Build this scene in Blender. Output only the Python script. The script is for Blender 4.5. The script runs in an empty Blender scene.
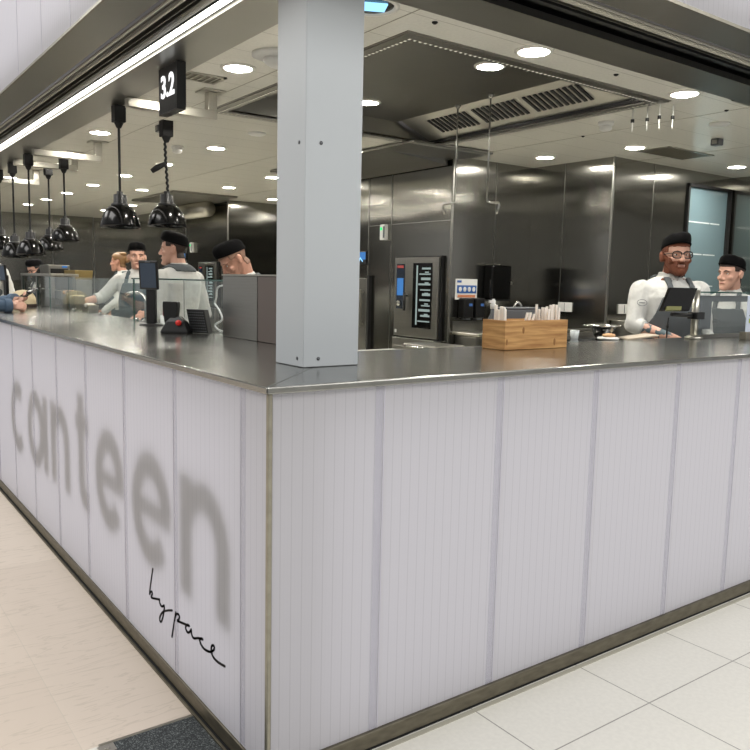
import bpy, bmesh, math, random
from mathutils import Vector, Matrix, Quaternion
from mathutils.bvhtree import BVHTree
random.seed(7)
PI = math.pi
scene = bpy.context.scene
COL = scene.collection
V = Vector

# ------------------------------------------------------------------ materials
def new_mat(name):
    m = bpy.data.materials.new(name); m.use_nodes = True
    nt = m.node_tree
    for n in list(nt.nodes): nt.nodes.remove(n)
    out = nt.nodes.new('ShaderNodeOutputMaterial')
    return m, nt, out
def N(nt, t, **kw):
    n = nt.nodes.new(t)
    for k, v in kw.items():
        if k.startswith('i_'):
            n.inputs[k[2:].replace('_', ' ')].default_value = v
        else: setattr(n, k, v)
    return n
def rgb(h):
    h = h.lstrip('#'); c = [int(h[i:i+2], 16)/255 for i in (0, 2, 4)]
    return tuple(((x/12.92) if x <= .04045 else ((x+.055)/1.055)**2.4) for x in c) + (1,)
def plain(name, col, rough=.5, metal=0., spec=.5, bump=0, bscale=200, coat=0, var=0, vscale=8):
    m, nt, out = new_mat(name)
    b = N(nt, 'ShaderNodeBsdfPrincipled'); c = rgb(col) if isinstance(col, str) else col
    b.inputs['Base Color'].default_value = c; b.inputs['Roughness'].default_value = rough
    b.inputs['Metallic'].default_value = metal; b.inputs['Specular IOR Level'].default_value = spec
    b.inputs['Coat Weight'].default_value = coat
    tc = N(nt, 'ShaderNodeTexCoord')
    if bump:
        n = N(nt, 'ShaderNodeTexNoise'); n.inputs['Scale'].default_value = bscale
        nt.links.new(tc.outputs['Object'], n.inputs['Vector'])
        bp = N(nt, 'ShaderNodeBump'); bp.inputs['Strength'].default_value = bump; bp.inputs['Distance'].default_value = .002
        nt.links.new(n.outputs['Fac'], bp.inputs['Height']); nt.links.new(bp.outputs['Normal'], b.inputs['Normal'])
    if var:
        n = N(nt, 'ShaderNodeTexNoise'); n.inputs['Scale'].default_value = vscale; n.inputs['Detail'].default_value = 4
        nt.links.new(tc.outputs['Object'], n.inputs['Vector'])
        mr = N(nt, 'ShaderNodeMapRange'); mr.inputs['To Min'].default_value = 1-var; mr.inputs['To Max'].default_value = 1+var
        mx = N(nt, 'ShaderNodeMix', data_type='RGBA', blend_type='MULTIPLY'); mx.inputs['Factor'].default_value = 1
        mx.inputs[6].default_value = c
        nt.links.new(n.outputs['Fac'], mr.inputs['Value']); nt.links.new(mr.outputs['Result'], mx.inputs[7])
        nt.links.new(mx.outputs[2], b.inputs['Base Color'])
    nt.links.new(b.outputs[0], out.inputs[0])
    return m
def steel(name, col, rough, scale, wav=.0, aniso=0., var=.06, rot=0., wscale=(.6, .6, 2.2)):
    """brushed steel: the grain is fine noise stretched by `scale`"""
    m, nt, out = new_mat(name)
    b = N(nt, 'ShaderNodeBsdfPrincipled'); c = rgb(col)
    b.inputs['Metallic'].default_value = 1; b.inputs['Roughness'].default_value = rough
    tc = N(nt, 'ShaderNodeTexCoord'); mp = N(nt, 'ShaderNodeMapping'); mp.inputs['Scale'].default_value = scale
    n = N(nt, 'ShaderNodeTexNoise'); n.inputs['Scale'].default_value = 1; n.inputs['Detail'].default_value = 3
    nt.links.new(tc.outputs['Object'], mp.inputs['Vector']); nt.links.new(mp.outputs['Vector'], n.inputs['Vector'])
    mr = N(nt, 'ShaderNodeMapRange'); mr.inputs['To Min'].default_value = 1-var*2; mr.inputs['To Max'].default_value = 1+var*2
    mx = N(nt, 'ShaderNodeMix', data_type='RGBA', blend_type='MULTIPLY'); mx.inputs['Factor'].default_value = 1; mx.inputs[6].default_value = c
    nt.links.new(n.outputs['Fac'], mr.inputs['Value']); nt.links.new(mr.outputs['Result'], mx.inputs[7]); nt.links.new(mx.outputs[2], b.inputs['Base Color'])
    if aniso:
        b.inputs['Anisotropic'].default_value = aniso; b.inputs['Anisotropic Rotation'].default_value = rot
        tg = N(nt, 'ShaderNodeTangent', direction_type='RADIAL', axis='Z'); nt.links.new(tg.outputs[0], b.inputs['Tangent'])
    if wav:
        mp2 = N(nt, 'ShaderNodeMapping'); mp2.inputs['Scale'].default_value = wscale
        w = N(nt, 'ShaderNodeTexNoise'); w.inputs['Scale'].default_value = 1.5; w.inputs['Detail'].default_value = 1
        nt.links.new(tc.outputs['Object'], mp2.inputs['Vector']); nt.links.new(mp2.outputs['Vector'], w.inputs['Vector'])
        bp = N(nt, 'ShaderNodeBump'); bp.inputs['Strength'].default_value = wav; bp.inputs['Distance'].default_value = .02
        nt.links.new(w.outputs['Fac'], bp.inputs['Height']); nt.links.new(bp.outputs['Normal'], b.inputs['Normal'])
    nt.links.new(b.outputs[0], out.inputs[0])
    return m
def emit(name, col, s):
    m, nt, out = new_mat(name); e = N(nt, 'ShaderNodeEmission'); e.inputs[0].default_value = rgb(col); e.inputs[1].default_value = s
    nt.links.new(e.outputs[0], out.inputs[0]); return m
def glass(name, tint=(.972, .984, .98, 1), gl=.07):
    m, nt, out = new_mat(name)
    t = N(nt, 'ShaderNodeBsdfTransparent'); t.inputs[0].default_value = tint
    g = N(nt, 'ShaderNodeBsdfGlossy'); g.inputs['Roughness'].default_value = .02; g.inputs[0].default_value = (.9, .95, .95, 1)
    lw = N(nt, 'ShaderNodeLayerWeight'); lw.inputs[0].default_value = .5
    pw = N(nt, 'ShaderNodeMath', operation='POWER'); pw.inputs[1].default_value = 5; nt.links.new(lw.outputs['Facing'], pw.inputs[0])
    f = N(nt, 'ShaderNodeMapRange'); f.inputs['To Min'].default_value = .03; f.inputs['To Max'].default_value = .7; nt.links.new(pw.outputs[0], f.inputs[0])
    mx = N(nt, 'ShaderNodeMixShader'); nt.links.new(f.outputs[0], mx.inputs[0]); nt.links.new(t.outputs[0], mx.inputs[1]); nt.links.new(g.outputs[0], mx.inputs[2])
    nt.links.new(mx.outputs[0], out.inputs[0]); return m
def poly_mat(name, along, base, ribs=.0345, seams=None):
    """multiwall polycarbonate: milky, translucent, with thin vertical webs across the axis `along`"""
    m, nt, out = new_mat(name)
    tc = N(nt, 'ShaderNodeTexCoord'); sp = N(nt, 'ShaderNodeSeparateXYZ'); nt.links.new(tc.outputs['Object'], sp.inputs[0])
    def lines(period, width, off=0):
        a = N(nt, 'ShaderNodeMath', operation='ADD'); a.inputs[1].default_value = off+100*period; nt.links.new(sp.outputs[along], a.inputs[0])
        d = N(nt, 'ShaderNodeMath', operation='DIVIDE'); d.inputs[1].default_value = period; nt.links.new(a.outputs[0], d.inputs[0])
        fr = N(nt, 'ShaderNodeMath', operation='FRACT'); nt.links.new(d.outputs[0], fr.inputs[0])
        lt = N(nt, 'ShaderNodeMath', operation='LESS_THAN'); lt.inputs[1].default_value = width; nt.links.new(fr.outputs[0], lt.inputs[0])
        return lt
    l1 = lines(ribs, .085); l2 = lines(ribs/3, .3)
    n = N(nt, 'ShaderNodeTexNoise'); n.inputs['Scale'].default_value = 3; nt.links.new(tc.outputs['Object'], n.inputs['Vector'])
    base_c = rgb(base)
    m1 = N(nt, 'ShaderNodeMix', data_type='RGBA'); m1.inputs[6].default_value = base_c; m1.inputs[7].default_value = tuple(x*.72 for x in base_c[:3])+(1,)
    s1 = N(nt, 'ShaderNodeMath', operation='MULTIPLY'); s1.inputs[1].default_value = .42; nt.links.new(l1.outputs[0], s1.inputs[0]); nt.links.new(s1.outputs[0], m1.inputs[0])
    m2 = N(nt, 'ShaderNodeMix', data_type='RGBA'); nt.links.new(m1.outputs[2], m2.inputs[6]); m2.inputs[7].default_value = tuple(x*.8 for x in base_c[:3])+(1,)
    s2 = N(nt, 'ShaderNodeMath', operation='MULTIPLY'); s2.inputs[1].default_value = .06; nt.links.new(l2.outputs[0], s2.inputs[0]); nt.links.new(s2.outputs[0], m2.inputs[0])
    b = N(nt, 'ShaderNodeBsdfPrincipled'); b.inputs['Roughness'].default_value = .38; b.inputs['Specular IOR Level'].default_value = .35
    nt.links.new(m2.outputs[2], b.inputs['Base Color'])
    tr = N(nt, 'ShaderNodeBsdfTranslucent'); nt.links.new(m2.outputs[2], tr.inputs[0])
    mx = N(nt, 'ShaderNodeMixShader'); mx.inputs[0].default_value = .5
    nt.links.new(b.outputs[0], mx.inputs[1]); nt.links.new(tr.outputs[0], mx.inputs[2]); nt.links.new(mx.outputs[0], out.inputs[0])
    return m
def overlap_mat():
    m, nt, out = new_mat('panel_overlap')
    b = N(nt, 'ShaderNodeBsdfPrincipled'); b.inputs['Roughness'].default_value = .3; b.inputs['Base Color'].default_value = rgb('b9b8c6')
    t = N(nt, 'ShaderNodeBsdfTransparent'); x = N(nt, 'ShaderNodeMixShader'); x.inputs[0].default_value = .2
    nt.links.new(t.outputs[0], x.inputs[1]); nt.links.new(b.outputs[0], x.inputs[2]); nt.links.new(x.outputs[0], out.inputs[0]); return m
def rim_mat():
    m, nt, out = new_mat('perforated_rim'); tc = N(nt, 'ShaderNodeTexCoord'); sp = N(nt, 'ShaderNodeSeparateXYZ'); nt.links.new(tc.outputs['Object'], sp.inputs[0])
    fs = []
    for i in (0, 1):
        a = N(nt, 'ShaderNodeMath', operation='ADD'); a.inputs[1].default_value = 33.0; nt.links.new(sp.outputs[i], a.inputs[0])
        d = N(nt, 'ShaderNodeMath', operation='DIVIDE'); d.inputs[1].default_value = .033; nt.links.new(a.outputs[0], d.inputs[0])
        f = N(nt, 'ShaderNodeMath', operation='PINGPONG'); f.inputs[1].default_value = .5; nt.links.new(d.outputs[0], f.inputs[0]); fs.append(f)
    mn = N(nt, 'ShaderNodeMath', operation='MAXIMUM'); nt.links.new(fs[0].outputs[0], mn.inputs[0]); nt.links.new(fs[1].outputs[0], mn.inputs[1])
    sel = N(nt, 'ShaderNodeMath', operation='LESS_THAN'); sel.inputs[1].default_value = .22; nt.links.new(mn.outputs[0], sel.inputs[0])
    e = N(nt, 'ShaderNodeEmission'); e.inputs[0].default_value = rgb('d9d4c0'); e.inputs[1].default_value = .8  # dots emit a pale glow in place of light shining through the holes
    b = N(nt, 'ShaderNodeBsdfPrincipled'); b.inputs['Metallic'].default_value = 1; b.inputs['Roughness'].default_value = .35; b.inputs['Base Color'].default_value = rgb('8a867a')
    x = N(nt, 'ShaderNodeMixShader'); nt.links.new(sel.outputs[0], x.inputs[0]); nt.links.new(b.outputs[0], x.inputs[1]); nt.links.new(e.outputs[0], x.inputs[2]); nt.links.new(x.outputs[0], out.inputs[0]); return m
def tattoo_mat():
    m, nt, out = new_mat('tattooed_skin'); tc = N(nt, 'ShaderNodeTexCoord'); n = N(nt, 'ShaderNodeTexNoise'); n.inputs['Scale'].default_value = 22; nt.links.new(tc.outputs['Object'], n.inputs[0])
    cr = N(nt, 'ShaderNodeValToRGB'); e = cr.color_ramp.elements; e[0].position = .50; e[0].color = rgb('c79a86'); e[1].position = .55; e[1].color = rgb('44565c'); nt.links.new(n.outputs[0], cr.inputs[0])
    b = N(nt, 'ShaderNodeBsdfPrincipled'); b.inputs['Roughness'].default_value = .5; nt.links.new(cr.outputs[0], b.inputs[0]); nt.links.new(b.outputs[0], out.inputs[0]); return m
def wood_floor():
    m, nt, out = new_mat('pale_wood_floor')
    tc = N(nt, 'ShaderNodeTexCoord')
    mp = N(nt, 'ShaderNodeMapping'); mp.inputs['Scale'].default_value = (1.3, 9, 1); nt.links.new(tc.outputs['Object'], mp.inputs[0])
    n = N(nt, 'ShaderNodeTexNoise'); n.inputs['Scale'].default_value = 1.6; n.inputs['Detail'].default_value = 5; n.inputs['Distortion'].default_value = 1.2
    nt.links.new(mp.outputs[0], n.inputs[0])
    w = N(nt, 'ShaderNodeMath', operation='MULTIPLY'); w.inputs[1].default_value = 34; nt.links.new(n.outputs['Fac'], w.inputs[0])
    s = N(nt, 'ShaderNodeMath', operation='SINE'); nt.links.new(w.outputs[0], s.inputs[0])
    cr = N(nt, 'ShaderNodeMapRange'); cr.inputs['From Min'].default_value = .8; cr.inputs['From Max'].default_value = 1; nt.links.new(s.outputs[0], cr.inputs[0])
    br = N(nt, 'ShaderNodeTexBrick'); br.offset = .5
    br.inputs['Color1'].default_value = rgb('d9cdbf'); br.inputs['Color2'].default_value = rgb('ccbfb1'); br.inputs['Mortar'].default_value = rgb('c6bcae')
    br.inputs['Scale'].default_value = 1; br.inputs['Brick Width'].default_value = 2.2; br.inputs['Row Height'].default_value = .37; br.inputs['Mortar Size'].default_value = .0015
    mp2 = N(nt, 'ShaderNodeMapping'); mp2.inputs['Rotation'].default_value = (0, 0, PI/2); mp2.inputs['Location'].default_value = (0, 0, 0); nt.links.new(tc.outputs['Object'], mp2.inputs[0]); nt.links.new(mp2.outputs[0], br.inputs[0])
    mx = N(nt, 'ShaderNodeMix', data_type='RGBA'); nt.links.new(br.outputs[0], mx.inputs[6]); mx.inputs[7].default_value = rgb('b4a99a')
    q = N(nt, 'ShaderNodeMath', operation='MULTIPLY'); q.inputs[1].default_value = .42; nt.links.new(cr.outputs[0], q.inputs[0]); nt.links.new(q.outputs[0], mx.inputs[0])
    b = N(nt, 'ShaderNodeBsdfPrincipled'); b.inputs['Roughness'].default_value = .45; nt.links.new(mx.outputs[2], b.inputs[0])
    nt.links.new(b.outputs[0], out.inputs[0]); return m
def tile_mat(name, col, mortar, w, h, loc, rough=.3, msize=.003, var=.02, offset=0.):
    m, nt, out = new_mat(name)
    tc = N(nt, 'ShaderNodeTexCoord'); mp = N(nt, 'ShaderNodeMapping'); mp.inputs['Location'].default_value = loc; nt.links.new(tc.outputs['Object'], mp.inputs[0])
    br = N(nt, 'ShaderNodeTexBrick'); br.offset = offset; br.squash = 1
    c = rgb(col); br.inputs['Color1'].default_value = c; br.inputs['Color2'].default_value = tuple(x*(1-var) for x in c[:3])+(1,); br.inputs['Mortar'].default_value = rgb(mortar)
    br.inputs['Scale'].default_value = 1; br.inputs['Brick Width'].default_value = w; br.inputs['Row Height'].default_value = h; br.inputs['Mortar Size'].default_value = msize; br.inputs['Mortar Smooth'].default_value = 0
    nt.links.new(mp.outputs[0], br.inputs[0])
    n = N(nt, 'ShaderNodeTexNoise'); n.inputs['Scale'].default_value = 60; n.inputs['Detail'].default_value = 4; nt.links.new(tc.outputs['Object'], n.inputs[0])
    mr = N(nt, 'ShaderNodeMapRange'); mr.inputs['From Min'].default_value = .35; mr.inputs['From Max'].default_value = .65; mr.inputs['To Min'].default_value = .96; mr.inputs['To Max'].default_value = 1.02; nt.links.new(n.outputs[0], mr.inputs[0])
    mx = N(nt, 'ShaderNodeMix', data_type='RGBA', blend_type='MULTIPLY'); mx.inputs[0].default_value = 1
    nt.links.new(br.outputs[0], mx.inputs[6]); nt.links.new(mr.outputs[0], mx.inputs[7])
    b = N(nt, 'ShaderNodeBsdfPrincipled'); b.inputs['Roughness'].default_value = rough; nt.links.new(mx.outputs[2], b.inputs[0])
    nt.links.new(b.outputs[0], out.inputs[0]); return m
def bamboo_mat():
    m, nt, out = new_mat('bamboo')
    tc = N(nt, 'ShaderNodeTexCoord'); mp = N(nt, 'ShaderNodeMapping'); mp.inputs['Scale'].default_value = (6, 6, 70); nt.links.new(tc.outputs['Object'], mp.inputs[0])
    n = N(nt, 'ShaderNodeTexNoise'); n.inputs['Scale'].default_value = 1; n.inputs['Detail'].default_value = 4; nt.links.new(mp.outputs[0], n.inputs[0])
    cr = N(nt, 'ShaderNodeValToRGB'); cr.color_ramp.elements[0].position = .32; cr.color_ramp.elements[0].color = rgb('9a6c3c')
    cr.color_ramp.elements[1].position = .65; cr.color_ramp.elements[1].color = rgb('c99c63'); nt.links.new(n.outputs[0], cr.inputs[0])
    b = N(nt, 'ShaderNodeBsdfPrincipled'); b.inputs['Roughness'].default_value = .45; nt.links.new(cr.outputs[0], b.inputs[0]); nt.links.new(b.outputs[0], out.inputs[0]); return m
def mat_speckle():
    m, nt, out = new_mat('granular_black_mat')
    tc = N(nt, 'ShaderNodeTexCoord'); n = N(nt, 'ShaderNodeTexNoise'); n.inputs['Scale'].default_value = 260; n.inputs['Detail'].default_value = 2; nt.links.new(tc.outputs['Object'], n.inputs[0])
    cr = N(nt, 'ShaderNodeValToRGB'); cr.color_ramp.elements[0].position = .5; cr.color_ramp.elements[0].color = rgb('24282b'); cr.color_ramp.elements[1].position = .72; cr.color_ramp.elements[1].color = rgb('79807f')
    nt.links.new(n.outputs[0], cr.inputs[0])
    b = N(nt, 'ShaderNodeBsdfPrincipled'); b.inputs['Roughness'].default_value = .8; nt.links.new(cr.outputs[0], b.inputs[0])
    bp = N(nt, 'ShaderNodeBump'); bp.inputs['Strength'].default_value = .6; bp.inputs['Distance'].default_value = .002; nt.links.new(n.outputs[0], bp.inputs['Height']); nt.links.new(bp.outputs[0], b.inputs['Normal'])
    nt.links.new(b.outputs[0], out.inputs[0]); return m

M = dict(
 wall_steel = steel('wall_steel', '96958f', .17, (60, 60, .6), wav=.4, aniso=.75, rot=0., var=.03),
 soffit_steel = steel('soffit_steel', '9a9993', .34, (2, 2, 2), var=.04, wav=.1),
 top_steel = steel('worktop_steel', '93938f', .2, (14, 14, 14), var=.1, wav=.06, wscale=(2, 2, 2)),
 edge_steel = steel('edge_steel', '9d998c', .4, (30, 30, 30), var=.14),
 plinth_steel = steel('plinth_steel', '757063', .5, (18, 18, 60), var=.22),
 dark_steel = steel('hood_steel', '97958e', .34, (3, 3, 3), var=.05, wav=.1),
 mid_steel = steel('appliance_steel', '969590', .3, (4, 4, 120), var=.05),
 bright_steel = steel('bright_steel', 'b5b2a8', .28, (6, 6, 80), var=.05),
 chrome = plain('chrome', 'c8c8c4', .12, 1.),
 ceil = tile_mat('ceiling_metal_planks', 'f2f0e6', 'cfcdc2', 9.0, .33, (0, .0, 0), rough=.22, msize=.003, var=.015),
 black = plain('black_plastic', '0c0c0d', .35), matt_black = plain('matt_black', '0e0e0f', .7),
 gloss_black = plain('gloss_black', '040404', .16, spec=.35), black_track = plain('track_black', '101010', .4),
 white_plastic = plain('white_plastic', 'd9d9d6', .4), white_metal = plain('column_paint', 'b4b9bd', .38, spec=.4),
 rail_grey = plain('rail_grey', '66645e', .35, .8), rail_light = plain('rail_light', 'd0cdc2', .35, .6),
 polyL = poly_mat('polycarbonate_left', 1, 'd0cfd3'), polyR = poly_mat('polycarbonate_right', 0, 'cbcacd'),  # same sheeting; the right face's dimmer light is put into its base colour
 seam = plain('panel_seam', 'c0bec8', .4), overlap = overlap_mat(), letter = plain('letter_grey', '3a3a3a', .8), ink = plain('black_vinyl', '0b0b0c', .5),
 box_white = plain('sheet_backing', 'e0dfe2', .7), led = emit('led_strip', 'fffaf0', 7.0),
 downlight = emit('downlight', 'fffaf0', 232), lamp_rim = plain('lamp_rim', 'e6e4dc', .4),
 glass = glass('clear_glass'), glass_edge = plain('glass_edge', '1f4a42', .1, spec=.8),
 door_glass = plain('frosted_blue_glass', '6f868d', .3, spec=.5), line_white = plain('door_lines', 'dfe8ea', .4),
 wood = wood_floor(), tiles = tile_mat('pale_floor_tiles', 'dcdad2', '8f8d88', .54, .54, (.845, .325, 0), rough=.35, msize=.0022),
 kitchen_floor = plain('kitchen_floor', 'd8d5ca', .5), mat = mat_speckle(), bamboo = bamboo_mat(),
 bamboo_knot = plain('bamboo_knot', '8f6334', .5), paper = plain('paper', 'e8e0d6', .8, var=.06, vscale=30), screen_blue = emit('screen_blue', '4d86c8', .8),
 screen_dim = plain('screen_dark_blue', '3a4656', .15), cyan = emit('cyan_glow', '8ecbf2', 1.6), green_led = emit('green_led', '35d07a', 1.5),
 jacket = plain('white_cotton', 'c4c4c0', .85, bump=.3, bscale=60), apron = plain('grey_apron', '53585b', .85, bump=.2, bscale=300), bluegrey_apron = plain('bluegrey_apron', '465257', .85),
 cap = plain('black_cap', '050506', .9, spec=.15, bump=.4, bscale=70), trousers = plain('dark_trousers', '1c1d20', .8), shoe = plain('black_shoe', '0c0c0c', .5),
 skin = plain('skin', 'c79a86', .5, var=.05, vscale=20), skin2 = plain('skin_tan', 'bb8b76', .5, var=.05, vscale=20), lip = plain('lips', '93564c', .5), eye_white = plain('eye_white', 'd8d4cc', .3), iris = plain('iris', '241a14', .2),
 ginger = plain('ginger_beard', '6b3a24', .8, bump=.8, bscale=300, var=.2, vscale=120), brown_hair = plain('brown_hair', '2e1f17', .6, bump=.6, bscale=250), black_hair = plain('black_hair', '0f0d0c', .5, bump=.5, bscale=250),
 grey_hair = plain('cropped_hair', '8a6a58', .7), blonde = plain('blonde_hair', '6e4f2c', .5, bump=.6, bscale=200, var=.2, vscale=60), denim = plain('blue_denim', '4f6277', .85, bump=.4, bscale=150),
 tattoo = tattoo_mat(), red = plain('red_button', 'd0261f', .4), cream = plain('cream_cloth', 'b8a98a', .8, var=.1), gold = plain('wicker_gold', '8d7a4c', .5, .4, bump=.8, bscale=90),
 cable_white = plain('white_cable', 'dcdcda', .5), perf = emit('perforation_glow', 'd9d4c0', .5), red_dot = plain('red_dot', 'c02a20', .5),
 food = plain('bread_beige', 'c49b72', .8, var=.15, vscale=40), board = plain('beige_board', 'a89b88', .6), blue_print = plain('print_blue', '2f5a9c', .6), orange_print = plain('print_orange', 'c77e58', .6), lime = plain('print_lime', 'a5b84e', .6),
 oven_glass = plain('oven_glass', '141a1b', .06, spec=.8), oven_glow = emit('oven_interior', 'b7c9c4', .55), hob = plain('hob_glass', '101112', .05, spec=.8),
 grey_plastic = plain('grey_plastic', '55585c', .4), panel_brown = plain('satin_panel', '6f6560', .35, .6),
)

# ------------------------------------------------------------------ mesh builder
class MB:
    def __init__(s): s.v = []; s.f = []; s.m = []; s.sm = []
    def add(s, vs, fs, mi=0, smooth=False):
        o = len(s.v); s.v += [tuple(p) for p in vs]
        for i, f in enumerate(fs):
            s.f.append([o+k for k in f]); s.m.append(mi[i] if isinstance(mi, (list, tuple)) else mi); s.sm.append(smooth)
        return s
    def box(s, x0, x1, y0, y1, z0, z1, mi=0):
        vs = [(x, y, z) for x in (x0, x1) for y in (y0, y1) for z in (z0, z1)]
        return s.add(vs, [(0, 1, 3, 2), (4, 6, 7, 5), (0, 4, 5, 1), (2, 3, 7, 6), (0, 2, 6, 4), (1, 5, 7, 3)], mi)
    def obox(s, c, ax, ay, az, mi=0):
        c = V(c); ax, ay, az = V(ax), V(ay), V(az)
        vs = [c+ax*i+ay*j+az*k for i in (-1, 1) for j in (-1, 1) for k in (-1, 1)]
        return s.add(vs, [(0, 1, 3, 2), (4, 6, 7, 5), (0, 4, 5, 1), (2, 3, 7, 6), (0, 2, 6, 4), (1, 5, 7, 3)], mi)
    def prism(s, pts, z0, z1, mi=0):
        n = len(pts); vs = [(p[0], p[1], z0) for p in pts]+[(p[0], p[1], z1) for p in pts]
        return s.add(vs, [tuple(range(n))[::-1], tuple(range(n, 2*n))]+[(i, (i+1) % n, (i+1) % n+n, i+n) for i in range(n)], mi)
    def rings(s, rings, mi=0, cap=True, smooth=True):
        n = len(rings[0]); o = []; fs = []
        for r in rings: o += list(r)
        for k in range(len(rings)-1):
            for i in range(n):
                a, b = k*n+i, k*n+(i+1) % n
                fs.append((a, b, b+n, a+n))
        if cap: fs.append(tuple(range(n))[::-1]); fs.append(tuple(range((len(rings)-1)*n, len(rings)*n)))
        return s.add(o, fs, mi, smooth)
    def lathe(s, prof, c=(0, 0, 0), n=24, mi=0, cap=True, smooth=True):
        return s.rings([[(c[0]+r*math.cos(2*PI*i/n), c[1]+r*math.sin(2*PI*i/n), c[2]+z) for i in range(n)] for r, z in prof], mi, cap, smooth)
    def cyl(s, p0, p1, r0, r1=None, n=16, mi=0, smooth=True):
        r1 = r0 if r1 is None else r1; p0, p1 = V(p0), V(p1); q = (p1-p0).to_track_quat('Z', 'Y')
        return s.rings([[p+q@V((r*math.cos(2*PI*i/n), r*math.sin(2*PI*i/n), 0)) for i in range(n)] for p, r in ((p0, r0), (p1, r1))], mi, True, smooth)
    def tube(s, pts, r, n=8, mi=0, closed=False):
        pts = [V(p) for p in pts]; rs = []
        L = len(pts); up = None
        for i, p in enumerate(pts):
            a = pts[(i-1) % L] if (closed or i) else p; b = pts[(i+1) % L] if (closed or i < L-1) else p
            t = (b-a).normalized()
            if up is None: up = t.orthogonal().normalized()
            up = (up-t*up.dot(t)).normalized(); w = t.cross(up)
            rr = r[i] if isinstance(r, (list, tuple)) else r
            rs.append([p+up*(rr*math.cos(2*PI*k/n))+w*(rr*math.sin(2*PI*k/n)) for k in range(n)])
        if closed: rs.append(rs[0])
        return s.rings(rs, mi, not closed, True)
    def ell(s, c, r, mi=0, n=14, R=None):
        c = V(c); R = R or Matrix.Identity(3); rs = []
        for k in range(1, n//2+2):
            a = PI*k/(n//2+2)
            rs.append([c+R@V((r[0]*math.sin(a)*math.cos(2*PI*i/n), r[1]*math.sin(a)*math.sin(2*PI*i/n), r[2]*math.cos(a))) for i in range(n)])
        return s.rings(rs[::-1], mi, True, True)
    def cap(s, p0, p1, r0, r1, n=12):
        """tapered capsule"""
        p0, p1 = V(p0), V(p1); d = (p1-p0); q = (d if d.length > 1e-6 else V((0, 0, 1))).to_track_quat('Z', 'Y'); rs = []
        for p, r, ks in ((p0, r0, range(-4, 1)), (p1, r1, range(0, 5))):
            for k in ks:
                a = k/4.4*PI/2
                rs.append([p+q@V((r*math.cos(a)*math.cos(2*PI*i/n), r*math.cos(a)*math.sin(2*PI*i/n), r*math.sin(a))) for i in range(n)])
        return s.rings(rs)
    def mesh(s, name, mats, loc=(0, 0, 0)):
        me = bpy.data.meshes.new(name); l = V(loc)
        me.from_pydata([tuple(V(p)-l) for p in s.v], [], s.f)
        for m in mats: me.materials.append(m)
        for p, mi, sm in zip(me.polygons, s.m, s.sm): p.material_index = mi; p.use_smooth = sm
        bm = bmesh.new(); bm.from_mesh(me); bmesh.ops.recalc_face_normals(bm, faces=bm.faces); bm.to_mesh(me); bm.free()
        return me
    def build(s, name, mats, parent=None, bevel=0, world=True, seg=2):
        if not isinstance(mats, (list, tuple)): mats = [mats]
        loc = V((0, 0, 0))
        if parent is not None and world: loc = total_loc(parent)
        o = bpy.data.objects.new(name, s.mesh(name, mats, loc)); COL.objects.link(o); o.parent = parent
        if bevel:
            b = o.modifiers.new('bevel', 'BEVEL'); b.width = bevel; b.segments = seg; b.limit_method = 'ANGLE'
        return o
def total_loc(o):
    l = V((0, 0, 0))
    while o is not None: l += o.location; o = o.parent
    return l
def thing(name, label, cat, loc=(0, 0, 0), rz=0, group=None):
    o = bpy.data.objects.new(name, None); COL.objects.link(o); o.location = loc; o.rotation_euler = (0, 0, rz); o.empty_display_size = .1
    o['label'] = label; o['category'] = cat
    if group: o['group'] = group
    return o
def tag(o, label, cat, group=None):
    o['label'] = label; o['category'] = cat
    if group: o['group'] = group
    return o
def struct(o): o['kind'] = 'structure'; return o
def dup(root, loc, label, rz=None):
    r = root.copy(); COL.objects.link(r); r.location = loc; r['label'] = label
    if rz is not None: r.rotation_euler = (0, 0, rz)
    for ch in list(root.children):
        c = ch.copy(); COL.objects.link(c); c.parent = r
        for g in list(ch.children):
            d = g.copy(); COL.objects.link(d); d.parent = c
    return r

# ------------------------------------------------------------------ camera (1 unit = 1 m, counter corner at the origin)
cam = bpy.data.cameras.new('camera'); cam.sensor_width = 36; cam.lens = 771/750*36; cam.clip_start = .05
co = bpy.data.objects.new('camera', cam); COL.objects.link(co); scene.camera = co
rt = V((.8090, -.5874, .0219)); dn = V((-.0524, -.1092, -.99264)); fw = V((.58543, .80192, -.11913))
mw = Matrix.Identity(4)
for i in range(3): mw[i][0] = rt[i]; mw[i][1] = -dn[i]; mw[i][2] = -fw[i]
mw[0][3], mw[1][3], mw[2][3] = -.9617, -1.7877, 1.4279
co.matrix_world = mw

H = 1.15; ZC = 2.6; ZS = 2.48
# ------------------------------------------------------------------ floors
struct(MB().prism([(-6, .478), (-.0, .478), (0, 12), (-6, 12)], -.05, 0).build('floor', M['wood']))
struct(MB().box(-6, 10, -6, 0, -.05, 0).build('floor', M['tiles']))
struct(MB().box(-6, 0, 0, .478, -.05, 0).build('floor', M['tiles']))
struct(MB().prism([(0, 0), (10, 0), (10, 15), (0, 15)], -.05, -.002).build('floor', M['kitchen_floor']))
t = thing('floor_mat', 'black speckled entrance mat with a metal edge beside the wooden floor at the counter foot', 'mat', (-.16, .2, 0))
MB().box(-.31, -.024, -.6, .465, 0, .006).build('mat_surface', M['mat'], t)
MB().box(-.325, -.024, .465, .477, 0, .007).box(-.325, -.31, -.6, .465, 0, .007).build('metal_edge', M['edge_steel'], t, .001)
MB().box(-.335, -.285, .42, .462, .0062, .0085).cyl((-.31, .441, .008), (-.31, .441, .011), .008).build('fixing_plate', M['bright_steel'], t, .001)

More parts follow.
